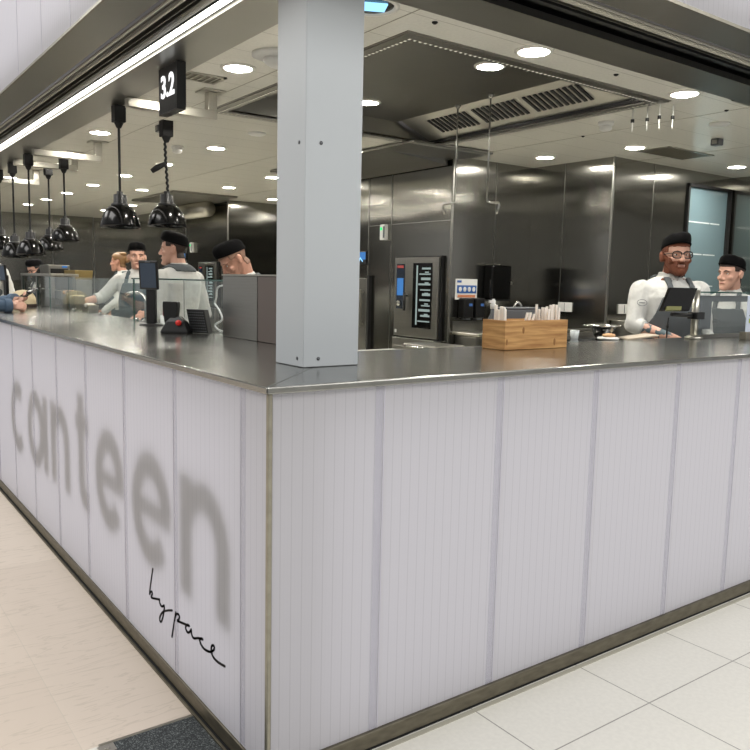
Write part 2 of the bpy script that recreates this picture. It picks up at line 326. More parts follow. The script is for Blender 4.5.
# ------------------------------------------------------------------ service counter
ct = thing('service_counter', 'long L-shaped counter base with milky ribbed plastic front panels and steel corner post', 'counter', (0, 0, 0))
wt = thing('worktop', 'continuous brushed steel worktop with a mitred corner in front of the column', 'worktop', (0, 0, H-.02))
LE, RE = 8.98, 6.9
left_seams = [.009, .169, .676, 1.195, 1.716, 2.225, 2.745, 3.255, 3.77, 4.28, 4.79, 5.3, 5.81, 6.32, 6.83, 7.34, 7.85, 8.36, 8.87]
right_seams = [.009, .380, .873, 1.364, 1.886, 2.35, 2.84, 3.33, 3.82, 4.31, 4.8, 5.29, 5.78, 6.27, 6.76]
def sheet(a, b, z0, z1, left, d=.012):
    """one ribbed sheet with folded returns; open at the back like the real profile"""
    m = MB(); n = 1
    if left: pts = [(d, a), (0, a+.002), (0, b-.002), (d, b)]
    else: pts = [(a, d), (a+.002, 0), (b-.002, 0), (b, d)]
    vs = [(p[0], p[1], z) for p in pts for z in (z0, z1)]
    return m.add(vs, [(0, 2, 3, 1), (2, 4, 5, 3), (4, 6, 7, 5)])
for seams, left in ((left_seams, True), (right_seams, False)):
    for a, b in zip(seams, seams[1:]):
        sheet(a, b, .05, H-.02, left).build('front_panel', M['polyL' if left else 'polyR'], ct)
    for a in seams[1:]:
        if left: MB().box(-.0012, -.0004, a-.032, a-.004, .064, H-.022).build('overlap_strip', M['overlap'], ct)
        else: MB().box(a-.032, a-.004, -.0012, -.0004, .064, H-.022).build('overlap_strip', M['overlap'], ct)
        if left: MB().box(-.0015, .004, a-.002, a+.002, .055, H-.022).build('panel_joint', M['seam'], ct)
        else: MB().box(a-.002, a+.002, -.0015, .004, .055, H-.022).build('panel_joint', M['seam'], ct)
# unseen glowing panels added behind the milky sheets, an assumed backlight
lb = emit('assumed_backlight_glow', 'f1eef6', .84)
MB().box(.14, .15, .15, LE-.05, .06, H-.05).build('assumed_backlight', lb, ct)
MB().box(.15, RE-.05, .14, .15, .06, H-.05).build('assumed_backlight', lb, ct)
MB().box(.155, .7, .155, LE, 0, H-.03).build('carcass', M['mid_steel'], ct)
MB().box(.7, RE, .155, .72, 0, H-.03).build('carcass', M['mid_steel'], ct)
MB().box(-.006, .008, -.006, .008, .06, H-.02).build('corner_post', M['edge_steel'], ct, .003)
# worktop with a mitred corner
MB().prism([(-.015, -.015), (.78, .78), (.78, LE), (-.015, LE)], H-.02, H).build('worktop_section', M['top_steel'], wt, .004)
MB().prism([(-.0145, -.015), (RE, -.015), (RE, .78), (.7805, .78)], H-.02, H).build('worktop_section', M['top_steel'], wt, .004)
# plinths: upright rail and the thin foot flange
MB().prism([(-.007, -.007), (.02, .02), (.02, LE), (-.007, LE)], .010, .058).build('plinth', M['plinth_steel'], ct, .003)
MB().prism([(-.021, -.012), (-.013, -.012), (-.013, LE), (-.021, LE)], 0, .008).build('plinth_flange', M['plinth_steel'], ct, .001)
MB().prism([(-.013, -.012), (.0, .0), (.0, LE), (-.013, LE)], 0, .004).build('plinth_groove', M['matt_black'], ct)
MB().prism([(-.012, -.0125), (RE, -.0125), (RE, .02), (.02, .02)], .014, .064).build('plinth', M['plinth_steel'], ct, .003)
MB().prism([(-.0, -.004), (RE, -.004), (RE, .02), (.02, .02)], 0, .016).build('plinth_gap', M['matt_black'], ct)
MB().box(0, RE, -.03, -.013, 0, .003).build('shadow_strip', plain('shadow_strip', 'a8a598', .5), ct)  # grey strip laid down as the plinth's shadow line on the tiles

# lettering behind the sheet
def stroke(m, pts, w, x0=.022, x1=.028, closed=False):
    pts = [V(p) for p in pts]; L = len(pts)
    Lft, Rgt = [], []
    for i, p in enumerate(pts):
        a = pts[(i-1) % L] if (closed or i) else p; b = pts[(i+1) % L] if (closed or i < L-1) else p
        t = (b-a).normalized(); n = V((-t.y, t.x)); ww = w[i] if isinstance(w, (list, tuple)) else w
        Lft.append(p+n*ww/2); Rgt.append(p-n*ww/2)
    for i in range(L if closed else L-1):
        j = (i+1) % L
        q = [Lft[i], Lft[j], Rgt[j], Rgt[i]]
        vs = [(x, -c.x, c.y) for x in (x0, x1) for c in q]
        m.add(vs, [(0, 1, 2, 3), (7, 6, 5, 4), (0, 4, 5, 1), (1, 5, 6, 2), (2, 6, 7, 3), (3, 7, 4, 0)])
    return m
def arc(cx, cy, rx, ry, a0, a1, n=28): return [(cx+rx*math.cos(math.radians(a0+(a1-a0)*i/n)), cy+ry*math.sin(math.radians(a0+(a1-a0)*i/n))) for i in range(n+1)]
LW = .1; zb = .375; xh = .415
def U(y): return -y
lt = thing('counter_lettering', 'large soft grey word canteen showing through the milky counter front', 'sign', (.03, 1.8, .375))
def letter(fn):
    m = MB(); fn(m); o = m.build('letter', M['letter'], lt)
def ring_letter(l, r, a0, a1, bar=False):
    def f(m):
        cx = (U(l)+U(r))/2; rx = abs(l-r)/2-LW/2; cy = zb+xh/2; ry = xh/2-LW*.42
        stroke(m, arc(cx, cy, rx, ry, a0, a1, 40), LW)
        if bar: stroke(m, [(cx-rx, cy-.0), (cx+rx+LW*.4, cy-.0)], LW*.72)
    return f
letter(ring_letter(3.34, 2.95, 48, 312))
def f_a(m):
    ring_letter(2.89, 2.50, 0, 360)(m); stroke(m, [(U(2.475), zb), (U(2.475), zb+xh)], LW)
letter(f_a)
def n_at(l, r):
    def f(m):
        stroke(m, [(U(l)+LW/2, zb), (U(l)+LW/2, zb+xh)], LW)
        cx = (U(l)+U(r))/2; rx = abs(l-r)/2-LW/2; top = zb+xh-LW*.5; ry = .15
        stroke(m, arc(cx, top-ry, rx, ry, 178, 0, 24)+[(U(r)-LW/2, zb)], LW)
    return f
letter(n_at(2.36, 2.0))
def f_t(m):
    x = U(1.80); stroke(m, [(x, zb+.52), (x, zb+.1), (x+.02, zb+.05), (x+.06, zb+.035), (x+.11, zb+.04)], LW); stroke(m, [(x-.09, zb+xh-.03), (x+.12, zb+xh-.03)], LW*.8)
letter(f_t)
letter(ring_letter(1.585, 1.2, 0, 318, True))
letter(ring_letter(1.11, .70, 0, 318, True))
letter(n_at(.625, .24))

script = {
'b' : [(0.8861, 0.3656), (0.9007, 0.3271), (0.9156, 0.285), (0.9234, 0.2562), (0.9129, 0.2674), (0.8993, 0.2734), (0.8945, 0.2664), (0.9067, 0.2509), (0.89, 0.2519), (0.8568, 0.2613), (0.821, 0.2711)],
'y' : [(0.821, 0.2711), (0.8182, 0.2594), (0.8057, 0.253), (0.7899, 0.2564), (0.7771, 0.2647), (0.7743, 0.2561), (0.7811, 0.2356), (0.7912, 0.2126), (0.8076, 0.1918), (0.8203, 0.193), (0.8166, 0.209), (0.7905, 0.2345), (0.7496, 0.2557), (0.7008, 0.2744)],
'p' : [(0.6654, 0.28), (0.681, 0.238), (0.6937, 0.2038), (0.7033, 0.1764), (0.6937, 0.2038), (0.681, 0.238), (0.6656, 0.27), (0.648, 0.2818), (0.6337, 0.2791), (0.6368, 0.2676), (0.6515, 0.2551), (0.6255, 0.2605), (0.593, 0.2673), (.5475, .277)],
'a' : [(0.5475, 0.277), (0.5666, 0.274), (0.5779, 0.2618), (0.5726, 0.2514), (0.5561, 0.25), (0.5397, 0.261), (0.5315, 0.2709), (0.529, 0.2585), (0.5184, 0.2494), (0.5025, 0.2513)],
'c' : [(0.5025, 0.2513), (0.4723, 0.2646), (0.4377, 0.2742), (0.453, 0.2713), (0.4608, 0.2605), (0.4481, 0.2504), (0.4254, 0.2467), (0.398, 0.2506)],
'e' : [(0.398, 0.2506), (0.3711, 0.2597), (0.3517, 0.2752), (0.3493, 0.2857), (0.3612, 0.286), (0.371, 0.2736), (0.3687, 0.2575), (0.3519, 0.2476), (0.3188, 0.2471), (0.2727, 0.2545)]}
st = thing('handwritten_lettering', 'thin black handwritten words by pace on the left counter front', 'sign', (-.001, .6, .25))
for k, pts in script.items():
    # smooth through the points
    P = [V(p) for p in pts]; out = []
    for i in range(len(P)-1):
        p0, p1, p2, p3 = P[max(i-1, 0)], P[i], P[i+1], P[min(i+2, len(P)-1)]
        for s_ in range(5):
            u = s_/5; out.append(.5*((2*p1)+(-p0+p2)*u+(2*p0-5*p1+4*p2-p3)*u*u+(-p0+3*p1-3*p2+p3)*u**3))
    out.append(P[-1])
    m = MB(); stroke(m, [(-q.x, q.y) for q in out], .0078, -.0022, .0)
    for q in out: m.cyl((-.0022, q.x, q.y), (-.0, q.x, q.y), .0039, n=8, smooth=False)
    m.build('letter', M['ink'], st)

# ------------------------------------------------------------------ column
cl = thing('column', 'square pale grey painted column standing on the counter corner', 'column', (.423, .44, H))
MB().box(.303, .518, .338, .520, H+.001, 3.4).build('shaft', M['white_metal'], cl, .003)
for z in (1.178, 1.86):
    MB().cyl((.3025, .375, z), (.3015, .375, z), .006, n=10).build('screw', M['grey_plastic'], cl)
    MB().cyl((.36, .3375, z), (.36, .3365, z), .006, n=10).build('screw', M['grey_plastic'], cl)

# ------------------------------------------------------------------ soffit over the counter and fascia above
def leg_strip(left, u0, u1, z0, z1, mat, name, end=None, bevel=0):
    if left: pts = [(u0, u0), (u1, u1), (u1, 10), (u0, 10)]
    else: pts = [(u0, u0), (10, u0), (10, u1), (u1, u1)]
    return struct(MB().prism(pts, z0, z1).build(name, mat, None, bevel))
k = 0
for left in (True, False):
    prof = [(.0, .172, ZS, ZS+.012, 'soffit_steel'), (-.005, .004, ZS-.004, ZS+.008, 'edge_steel'),
            (.192, .222, ZS+.004, ZS+.05, 'rail_grey'), (.2, .207, ZS-.002, ZS+.01, 'rail_light'), (.222, .244, ZS-.0, ZS+.05, 'rail_light' if not left else 'rail_grey'), (.238, .246, ZS-.004, ZS+.01, 'rail_light'),
            (.283, .289, ZS+.006, ZS+.05, 'rail_grey'), (.302, .318, ZS+.002, ZS+.05, 'rail_grey' if left else 'black_track'), (.328, .36, ZS+.018, ZS+.05, 'rail_grey' if left else 'black_track'),
            (.42 if left else .434, .655, ZS, ZS+.03, 'soffit_steel'), (.645, .655, ZS+.03, ZC+.02, 'soffit_steel'), (.03, .66, ZS+.075, ZS+.09, 'black_track')]
    for (a, b, z0, z1, mt) in prof:
        k += 1; leg_strip(left, a, b, z0, z1, M[mt], 'trim_%d' % k)
k += 1
leg_strip(True, .378, .402, ZS+.01, ZS+.02, M['led'], 'trim_%d' % k)
# joints in the outer soffit band
# fascia sheets above the soffit
for seams, left in (([.005]+[s_+.095 for s_ in left_seams[1:]], True), ([.005]+[s_-.145 for s_ in right_seams[1:]], False)):
    m = MB(); j = MB()
    for a, b in zip(seams, seams[1:]):
        sh = sheet(a, b, ZS+.0125, 3.5, left); m.add(sh.v, sh.f)
    k += 1; struct(m.build('trim_%d' % k, M['polyL' if left else 'polyR']))
    for a in seams[1:]:
        if left: j.box(-.0015, .003, a-.003, a+.003, ZS+.0125, 3.5)
        else: j.box(a-.003, a+.003, -.0015, .003, ZS+.0125, 3.5)
    k += 1; struct(j.build('trim_%d' % k, M['seam']))
    k += 1
    if left: struct(MB().box(.1, .12, .1, 9.5, ZS+.04, 3.5).build('trim_%d' % k, lb))  # same assumed glow added unseen behind the fascia sheets
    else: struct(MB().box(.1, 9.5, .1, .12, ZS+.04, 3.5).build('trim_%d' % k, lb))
MB_roof = struct(MB().box(.13, 10, .13, 15, 3.45, 3.5).build('ceiling', M['matt_black']))

# ------------------------------------------------------------------ kitchen shell
hx0, hx1, hy0, hy1 = 1.373, 3.435, 1.2, 3.44
m = MB()
m.box(.655, hx0, .655, 14.4, ZC, ZC+.03); m.box(hx1, 7.1, .655, 14.4, ZC, ZC+.03); m.box(hx0, hx1, .655, hy0, ZC, ZC+.03); m.box(hx0, hx1, hy1, 14.4, ZC, ZC+.03)
struct(m.build('ceiling', M['ceil']))
for x in (1.22, 2.676, 3.98, 5.3):
    k += 1; y0 = hy1+.0 if hx0 < x < hx1 else .66
    struct(MB().box(x-.0025, x+.0025, y0, 14.2, ZC-.0015, ZC).build('trim_%d' % k, plain('ceiling_joint', '8f8b7c', .5) if x == 1.22 else bpy.data.materials['ceiling_joint']))
WS = M['wall_steel']
def wall(name, *b): return struct(MB().box(*b).build(name, WS))
wall('wall_right', 6.933, 7.03, .655, 2.72, 0, ZC)
wall('wall_back', 4.948, 6.114, 2.72, 2.82, 0, ZC)
wall('wall_back', 6.114, 6.95, 2.72, 2.82, 2.475, ZC)
wall('wall_back', 6.9, 6.95, 2.72, 2.82, 0, 2.475)
wall('wall_side', 4.948, 5.05, 2.82, 3.695, 0, ZC)
wall('wall_back', 3.889, 5.05, 3.695, 3.8, 0, ZC)
m = MB(); 
m.box(3.889, 3.99, 3.8, 5.9, 0, ZC); struct(m.build('wall_side', WS))
wall('wall_back', 3.99, 6.5, 5.8, 5.9, 0, ZC)
wall('wall_right', 6.5, 6.6, 5.9, 9.0, 0, ZC)
wall('wall_back', 4.129, 6.5, 9.0, 9.1, 0, ZC)
wall('wall_side', 4.129, 4.23, 9.1, 14.3, 0, ZC)
wall('wall_back', .0, 4.23, 14.3, 14.4, 0, ZC)
wall('wall_left', .0, .1, 9.0, 14.3, 0, ZS)
wall('wall_back', -.02, .78, 9.0, 9.1, 0, ZS)
# seam trims
def trim(*b, mt='bright_steel'):
    global k; k += 1; struct(MB().box(*b).build('trim_%d' % k, M[mt]))
for b in ((4.94, 4.956, 2.712, 2.728, 0, ZC), (3.881, 3.897, 3.687, 3.703, 0, ZC), (4.944, 4.948, 3.28, 3.284, 0, ZC), (5.55, 5.554, 2.716, 2.72, 0, ZC), (4.44, 4.444, 3.691, 3.695, 0, ZC),
          (3.885, 3.889, 4.62, 4.625, 0, ZC), (3.885, 3.889, 5.02, 5.03, 1.5, ZC), (3.885, 3.889, 3.70, 5.02, 2.02, 2.024), (4.121, 4.137, 8.99, 9.01, 0, ZC), (2.9, 2.905, 14.295, 14.3, 0, ZC), (3.68, 3.7, 14.29, 14.3, 1.0, ZC), (4.125, 4.129, 10.6, 10.61, 0, ZC)):
    trim(*b, mt='mid_steel')

# glass door
dr = MB().box(6.12, 6.9, 2.735, 2.75, .02, 2.465).build('door_1', M['door_glass']); struct(dr)
MB().box(6.112, 6.14, 2.70, 2.74, 0, 2.475).box(6.872, 6.905, 2.70, 2.74, 0, 2.475).box(6.112, 6.905, 2.70, 2.74, 2.445, 2.475).build('door_frame', M['matt_black'], dr)
for z, a, b in ((2.1, 6.16, 6.56), (2.1, 6.58, 6.75), (1.78, 6.16, 6.46), (1.78, 6.48, 6.7), (1.46, 6.3, 6.4), (1.46, 6.48, 6.7)):
    MB().box(a, b, 2.731, 2.735, z, z+.012).build('glazing_line', M['line_white'], dr)
MB().cyl((6.82, 2.70, .95), (6.82, 2.70, 1.35), .012).cyl((6.82, 2.70, 1.0), (6.82, 2.736, 1.0), .008).cyl((6.82, 2.70, 1.3), (6.82, 2.736, 1.3), .008).build('door_handle', M['chrome'], dr)

# ------------------------------------------------------------------ extraction hoods
hd = thing('extraction_hood', 'large recessed rectangular steel kitchen hood with slatted filter behind the column', 'hood', (2.4, 2.3, ZC))
zr = 2.75
MB().box(hx0-.01, 3.03, hy0-.01, hy1+.01, zr, zr+.02).build('hood_top', M['dark_steel'], hd)
m = MB(); m.box(hx0-.02, hx0, hy0-.02, hy1+.02, ZC-.004, zr+.02); m.box(hx1, hx1+.02, hy0-.02, hy1+.02, ZC-.004, zr+.02); m.box(hx0, hx1, hy0-.02, hy0, ZC-.004, zr+.02); m.box(hx0, hx1, hy1, hy1+.02, ZC-.004, zr+.02)
m.build('hood_side', M['dark_steel'], hd)
m = MB(); w = .085
m.box(hx0-.01, hx0+w, hy0-.01, hy1+.01, ZC-.01, ZC-.002); m.box(hx1-w, hx1+.01, hy0-.01, hy1+.01, ZC-.01, ZC-.002); m.box(hx0+w, hx1-w, hy0-.01, hy0+w, ZC-.01, ZC-.002); m.box(hx0+w, hx1-w, hy1-w, hy1+.01, ZC-.01, ZC-.002)
m.build('hood_rim', M['dark_steel'], hd)
m = MB()
def strip(a, b, c, d): m.box(a, b, c, d, ZC-.0125, ZC-.0105)
g_ = .033
def snap(v): return round(v/g_)*g_
xa, xb, ya, yb_ = snap(hx0+.05), snap(hx1-.05), snap(hy0+.05), snap(hy1-.05)
strip(xa-.009, xb+.009, ya-.009, ya+.009); strip(xb-.009, xb+.009, ya+.009, yb_-.009); strip(xa-.009, xb+.009, yb_-.009, yb_+.009); strip(xa-.009, xa+.009, ya+.009, yb_-.009)
po = MB(); po.v, po.f, po.m, po.sm = m.v, m.f, m.m, m.sm
po = po.build('perforated_strip', rim_mat(), hd); po.data.transform(Matrix.Translation(V((2.4, 2.3, ZC)))); po.location = (-2.4, -2.3, -ZC)
# slanted filter bank
def slant(y, s, off=0):  # s 0..1 from recess top to rim
    return V((3.02+.33*s-.4*off, y, zr-.13*s-off))
m = MB(); a = [slant(hy0+.08, 0), slant(hy0+.08, 1), slant(hy1-.05, 1), slant(hy1-.05, 0)]
m.add([p for p in a]+[p+V((.01, 0, .02)) for p in a], [(0, 1, 2, 3), (7, 6, 5, 4), (0, 4, 5, 1), (1, 5, 6, 2), (2, 6, 7, 3), (3, 7, 4, 0)]); m.build('filter_panel', M['rail_light'], hd)
m = MB(); nb = 30
for i in range(nb):
    y = 1.62+(3.1-1.62)*i/(nb-1)
    if i in (10, 20): continue
    a = [slant(y, .2, .002), slant(y, .72, .002), slant(y+.026, .72, .002), slant(y+.026, .2, .002)]
    m.add([p for p in a]+[p-V((.003, 0, .006)) for p in a], [(0, 1, 2, 3), (7, 6, 5, 4), (0, 4, 5, 1), (1, 5, 6, 2), (2, 6, 7, 3), (3, 7, 4, 0)])
m.build('filter_slot', M['matt_black'], hd)
m = MB(); m.box(3.325, 3.352, hy0+.06, hy1-.05, ZC+.0, ZC+.022); m.build('gutter', M['black_track'], hd)
# two lamps in the hood top, rods
for (x, y, z0, s_) in ((2.995, 2.662, 2.04, -1), (2.942, 2.262, 2.02, 1)):
    r = thing('hanging_rod', 'thin steel rod with hooked end hanging from the hood, %s one' % ('left' if s_ < 0 else 'right'), 'rod', (x, y, z0))
    MB().tube([(x, y, zr), (x, y, z0)], .0055).build('rod', M['mid_steel'], r)
    MB().lathe([(.022, 0), (.02, -.012), (.008, -.03)], (x, y, zr), 16).build('rose', M['mid_steel'], r)
    MB().tube([(x, y, z0), (x+.02*s_, y-.015*s_, z0-.01), (x+.065*s_, y-.05*s_, z0-.012), (x+.07*s_, y-.055*s_, z0-.03), (x+.055*s_, y-.045*s_, z0-.09)], .009).build('hook', M['chrome'], r)
h2 = thing('extraction_hood', 'lower flat steel canopy hood above the combi oven wall', 'hood', (3.5, 4.3, ZC))
MB().box(3.06, 3.885, 3.26, 5.7, ZC-.03, ZC-.0105).box(3.885, 3.96, 3.26, 3.69, ZC-.03, ZC-.0105).build('canopy', M['mid_steel'], h2, .004)
po = MB().box(3.09, 3.93, 3.297-.009, 3.297+.009, ZC-.0325, ZC-.0305).build('perforated_strip', bpy.data.materials['perforated_rim'], None); po.parent = h2; po.location = (-3.5, -4.3, -ZC)
MB().rings([[(3.2, y, ZC-.03), (3.86, y, ZC-.03), (3.86, y, ZC-.08), (3.8, y, ZC-.075), (3.6, y, ZC-.055), (3.35, y, ZC-.04)] for y in (3.75, 5.6)], smooth=False).build('curved_duct', M['mid_steel'], h2)
h3 = thing('extraction_hood', 'distant flat steel hood near the far left kitchen wall', 'hood', (3.5, 9.0, ZC))
MB().box(3.03, 3.98, 8.37, 8.95, ZC-.03, ZC-.001).box(3.03, 4.1, 8.95, 10.03, ZC-.03, ZC-.001).build('canopy', M['dark_steel'], h3, .004)
MB().cyl((3.9, 9.2, ZC-.13), (3.9, 11, ZC-.13), .12, n=24).build('duct', M['bright_steel'], h3)

# ------------------------------------------------------------------ downlights
lamps = [(1.021, 2.283), (2.044, 4.828), (2.032, 1.022), (3.35, 1.021), (4.671, 2.313), (4.524, 3.167), (6.231, 2.293), (3.246-.25, 4.162), (1.014, 4.806), (2.062, 6.126), (2.045, 7.326), (2.04, 8.569), (2.044, 9.841), (3.43, 7.487), (3.373, 6.221), (4.53, 8.356), (2.7, 8.622), (2.051, 11.084), (2.033, 12.232), (3.327, 12.324), (3.356, 10.978), (1.07, 7.29), (1.056, 8.567), (1.07, 6.1), (5.6, 7.3), (6.0, 1.3)]
def lamp_label(x, y):
    col = 'near the left counter' if x < 1.5 else 'in the middle of the ceiling' if x < 3 else 'over the right part of the kitchen'
    return 'round recessed ceiling downlight %s, %.0f metres into the kitchen' % (col, y)
def downlight(x, y, z, label, r=.075, lit=True):
    o = thing('downlight', label, 'ceiling light', (x, y, z), 0, 'round recessed downlights in the kitchen ceiling')
    MB().lathe([(r+.022, 0), (r+.022, -.006), (r+.004, -.012), (r, -.004), (r, 0)], (x, y, z), 32, cap=False).build('trim_ring', M['lamp_rim'], o)
    MB().lathe([(r, -.003), (.001, -.003)], (x, y, z), 32, cap=False).build('lamp_face', M['downlight'], o)
    return o
first = None
used = set()
order = sorted(lamps, key=lambda p: (p[0], p[1]))
names = {}
def ordinal(n): return ['nearest', 'second', 'third', 'fourth', 'fifth', 'sixth', 'seventh', 'eighth', 'ninth', 'tenth', 'eleventh'][n]
rows = [('in the row beside the left counter edge', [p for p in order if p[0] < 1.5]), ('in the long middle row', [p for p in order if 1.5 <= p[0] < 2.5]), ('in the third row from the left counter', [p for p in order if 2.5 <= p[0] < 3.6]), ('over the right part of the kitchen', [p for p in order if p[0] >= 3.6])]
for rn, ps in rows:
    ps.sort(key=lambda p: p[1])
    for i, (x, y) in enumerate(ps):
        lab = 'round ceiling downlight, %s to the camera %s' % (('the nearest' if not i else ordinal(i)+' nearest'), rn)
        downlight(x, y, ZC, lab)
downlight(2.44, 1.759, zr, 'round lit downlight inside the hood recess, the right one')
downlight(2.436, 3.03, zr, 'round lit downlight inside the hood recess, beside the column')
# unlit lamp beside the column; its cyan reflector is given a glow
o = thing('downlight', 'round ceiling lamp with pale blue reflector right beside the column top', 'ceiling light', (1.03, 1.03, ZC))
MB().lathe([(.125, 0), (.125, -.006), (.105, -.01), (.1, 0)], (1.03, 1.03, ZC), 40, cap=False).build('trim_ring', M['lamp_rim'], o)
MB().lathe([(.1, -.001), (.001, -.001)], (1.03, 1.03, ZC), 40, cap=False).build('lamp_face', M['gloss_black'], o)
MB().obox((1.03, 1.03, ZC-.006), (.06, -.03, 0), (.02, .04, 0), (0, 0, .004)).build('reflector', M['cyan'], o, .002)

# ------------------------------------------------------------------ ceiling fittings
def grille(x, y, lx, ly, label):
    g = thing('air_vent', label, 'vent', (x, y, ZC))
    MB().box(x-lx, x+lx, y-ly, y-ly+.02, ZC-.008, ZC-.001).box(x-lx, x+lx, y+ly-.02, y+ly, ZC-.008, ZC-.001).box(x-lx, x-lx+.02, y-ly, y+ly, ZC-.008, ZC-.001).box(x+lx-.02, x+lx, y-ly, y+ly, ZC-.008, ZC-.001).build('frame', M['bright_steel'], g)
    MB().box(x-lx+.02, x+lx-.02, y-ly+.02, y+ly-.02, ZC-.003, ZC-.001).build('backing', plain('vent_backing', '8a877a', .6), g)
    m = MB(); n = int(lx*2/.04)
    for i in range(n): xx = x-lx+.03+i*.04; m.box(xx, xx+.012, y-ly+.02, y+ly-.02, ZC-.009, ZC-.002)
    m.build('slats', M['bright_steel'], g)
grille(.93, 2.62, .14, .09, 'small slatted ceiling vent just right of the hanging number sign')
grille(5.165, 2.25, .33, .16, 'wide slatted ceiling vent above the right side of the kitchen')
grille(3.85, .85, .14, .08, 'small slatted ceiling vent at the right edge of the photo')
s = thing('smoke_detector', 'white round smoke detector on the ceiling right of the hood', 'smoke detector', (3.685, 1.851, ZC))
MB().lathe([(.055, 0), (.055, -.02), (.045, -.03)], (3.685, 1.851, ZC), 24).build('base', M['white_plastic'], s)
MB().lathe([(.04, -.03), (.045, -.035), (.045, -.05), (.03, -.062), (.003, -.066)], (3.685, 1.851, ZC), 24).build('sensor', M['white_plastic'], s)
s = thing('smoke_detector', 'white round smoke detector on the ceiling between the two front heat lamps', 'smoke detector', (1.75, 5.0, ZC))
MB().lathe([(.055, 0), (.055, -.02), (.045, -.03)], (1.75, 5.0, ZC), 24).build('base', M['white_plastic'], s)
MB().lathe([(.04, -.03), (.045, -.035), (.045, -.05), (.03, -.062), (.003, -.066)], (1.75, 5.0, ZC), 24).build('sensor', M['white_plastic'], s)
s = thing('wifi_access_point', 'white rounded access point on the ceiling just left of the column', 'access point', (1.06, 1.93, ZC))
MB().lathe([(.12, 0), (.12, -.014), (.1, -.022)], (1.06, 1.93, ZC), 32).build('mounting_plate', M['white_plastic'], s)
MB().ell((1.08, 1.93, ZC-.035), (.085, .06, .035)).build('dome', M['white_plastic'], s)
for (x, y, lb_) in ((2.7, 1.03, 'small dark ceiling nozzle above the hood front edge, right one'), (1.376, 1.016, 'small dark ceiling nozzle above the hood front edge, left one'), (3.98, 2.294, 'small dark ceiling nozzle below the smoke detector'), (3.95, 1.1, 'small dark ceiling nozzle beside the four white hangers')):
    tag(MB().lathe([(.014, 0), (.014, -.004), (.006, -.01)], (x, y, ZC), 14).build('ceiling_nozzle', M['matt_black']), lb_, 'nozzle')
for i, (x, y) in enumerate(((3.47, 1.47), (3.50, 1.38), (3.50, 1.29), (3.57, 1.24))):  # reflections modelled as solid white rods with dark collars
    g = thing('reflection_rod', ['leftmost', 'second from left', 'third from left', 'rightmost'][i]+' of the four white hangers below the ceiling right of the hood', 'reflection', (x, y, ZC), 0, 'white hangers')
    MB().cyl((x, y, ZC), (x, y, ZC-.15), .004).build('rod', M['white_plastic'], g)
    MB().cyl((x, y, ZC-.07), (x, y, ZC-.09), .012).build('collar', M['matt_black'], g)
for (x, y, lb_) in ((4.83, 1.677, 'small grey box fitting on the ceiling near the right photo edge'), (1.3, 4.2, 'small grey box fitting on the ceiling left of the front heat lamp')):
    g = thing('ceiling_sensor', lb_, 'sensor', (x, y, ZC))
    MB().box(x-.035, x+.035, y-.035, y+.035, ZC-.05, ZC).build('housing', M['grey_plastic'], g, .006)
    MB().box(x-.04, x-.0355, y-.02, y+.02, ZC-.04, ZC-.01).build('window', M['mid_steel'], g)
for (x, y, lb_) in ((2.0, 3.95, 'flat white square fitting on the ceiling right of the sign'), (4.3, 1.35, 'flat pale disc on the ceiling near the right vent')):
    tag(MB().lathe([(.07, 0), (.07, -.012), (.05, -.02)], (x, y, ZC), 24).build('ceiling_disc', M['white_plastic']), lb_, 'ceiling fitting')

# ------------------------------------------------------------------ brackets, heat lamps, number sign
def bracket(y, label, x1=1.135):
    b = thing('ceiling_bracket', label, 'bracket', (.655, y, 2.45), 0, 'steel brackets carrying the heat lamps')
    zt, zb_ = 2.478, 2.425
    MB().prism([(.6, y-.03), (x1+.03, y-.03), (x1+.03, y+.03), (.6, y+.03)], zb_, zt).build('arm', M['bright_steel'], b, .004)
    MB().box(x1-.03, x1+.03, y-.03, y+.03, zt, ZC-.012).build('post', M['bright_steel'], b, .004)
    MB().box(x1-.075, x1+.075, y-.07, y+.07, ZC-.012, ZC-.001).build('flange', M['bright_steel'], b, .002)
    return b
bracket(2.9, 'steel ceiling bracket arm passing behind the hanging number sign')
bracket(5.28, 'steel ceiling bracket arm behind the front heat lamp pair, second from the sign')
bracket(6.05, 'steel ceiling bracket arm above the far heat lamps, third from the sign')
bracket(7.6, 'farthest steel ceiling bracket arm at the left photo edge')

def heat_lamp(x, y, ztop, zbot, label, curly=False):
    t = thing('heat_lamp', label, 'heat lamp', (x, y, ztop), 0, 'black pendant heat lamps above the left counter')
    MB().box(x-.035, x+.035, y-.035, y+.035, ztop-.10, ztop).lathe([(.03, -.10), (.014, -.135)], (x, y, ztop), 16).build('ceiling_cup', M['matt_black'], t, .003)
    zs = zbot+.205
    pts = []
    n = 40
    for i in range(n+1):
        u = i/n; z = (ztop-.13)*(1-u)+(zs)*u; a = u*60
        w_ = .0035 if curly else 0
        pts.append((x+w_*math.cos(a), y+w_*math.sin(a), z))
    if curly:
        pts = [(p[0]-(.008*math.sin(p[2]*9)), p[1], p[2]) for p in pts]
    MB().tube(pts, .0085, 8).build('cord', M['matt_black'], t)
    if curly: MB().tube([(x, y, zs+.20), (x-.05, y+.03, zs+.17), (x-.08, y+.05, zs+.145)], [.012, .02, .015], 10).build('cord_coil', M['matt_black'], t)
    MB().lathe([(.02, .225), (.02, .205), (.04, .205), (.042, .15), (.055, .148), (.057, .132)], (x, y, zbot), 24).build('socket', M['black'], t, .002)
    m = MB(); m.lathe([(.05, .14), (.075, .125), (.098, .095), (.113, .055), (.12, .02), (.123, 0), (.119, 0), (.115, .02), (.108, .055), (.093, .092), (.07, .118), (.045, .13)], (x, y, zbot), 40, cap=False)
    m.build('shade', M['gloss_black'], t)
    MB().ell((x, y, zbot+.06), (.04, .04, .055)).build('bulb', M['grey_plastic'], t)
    return t
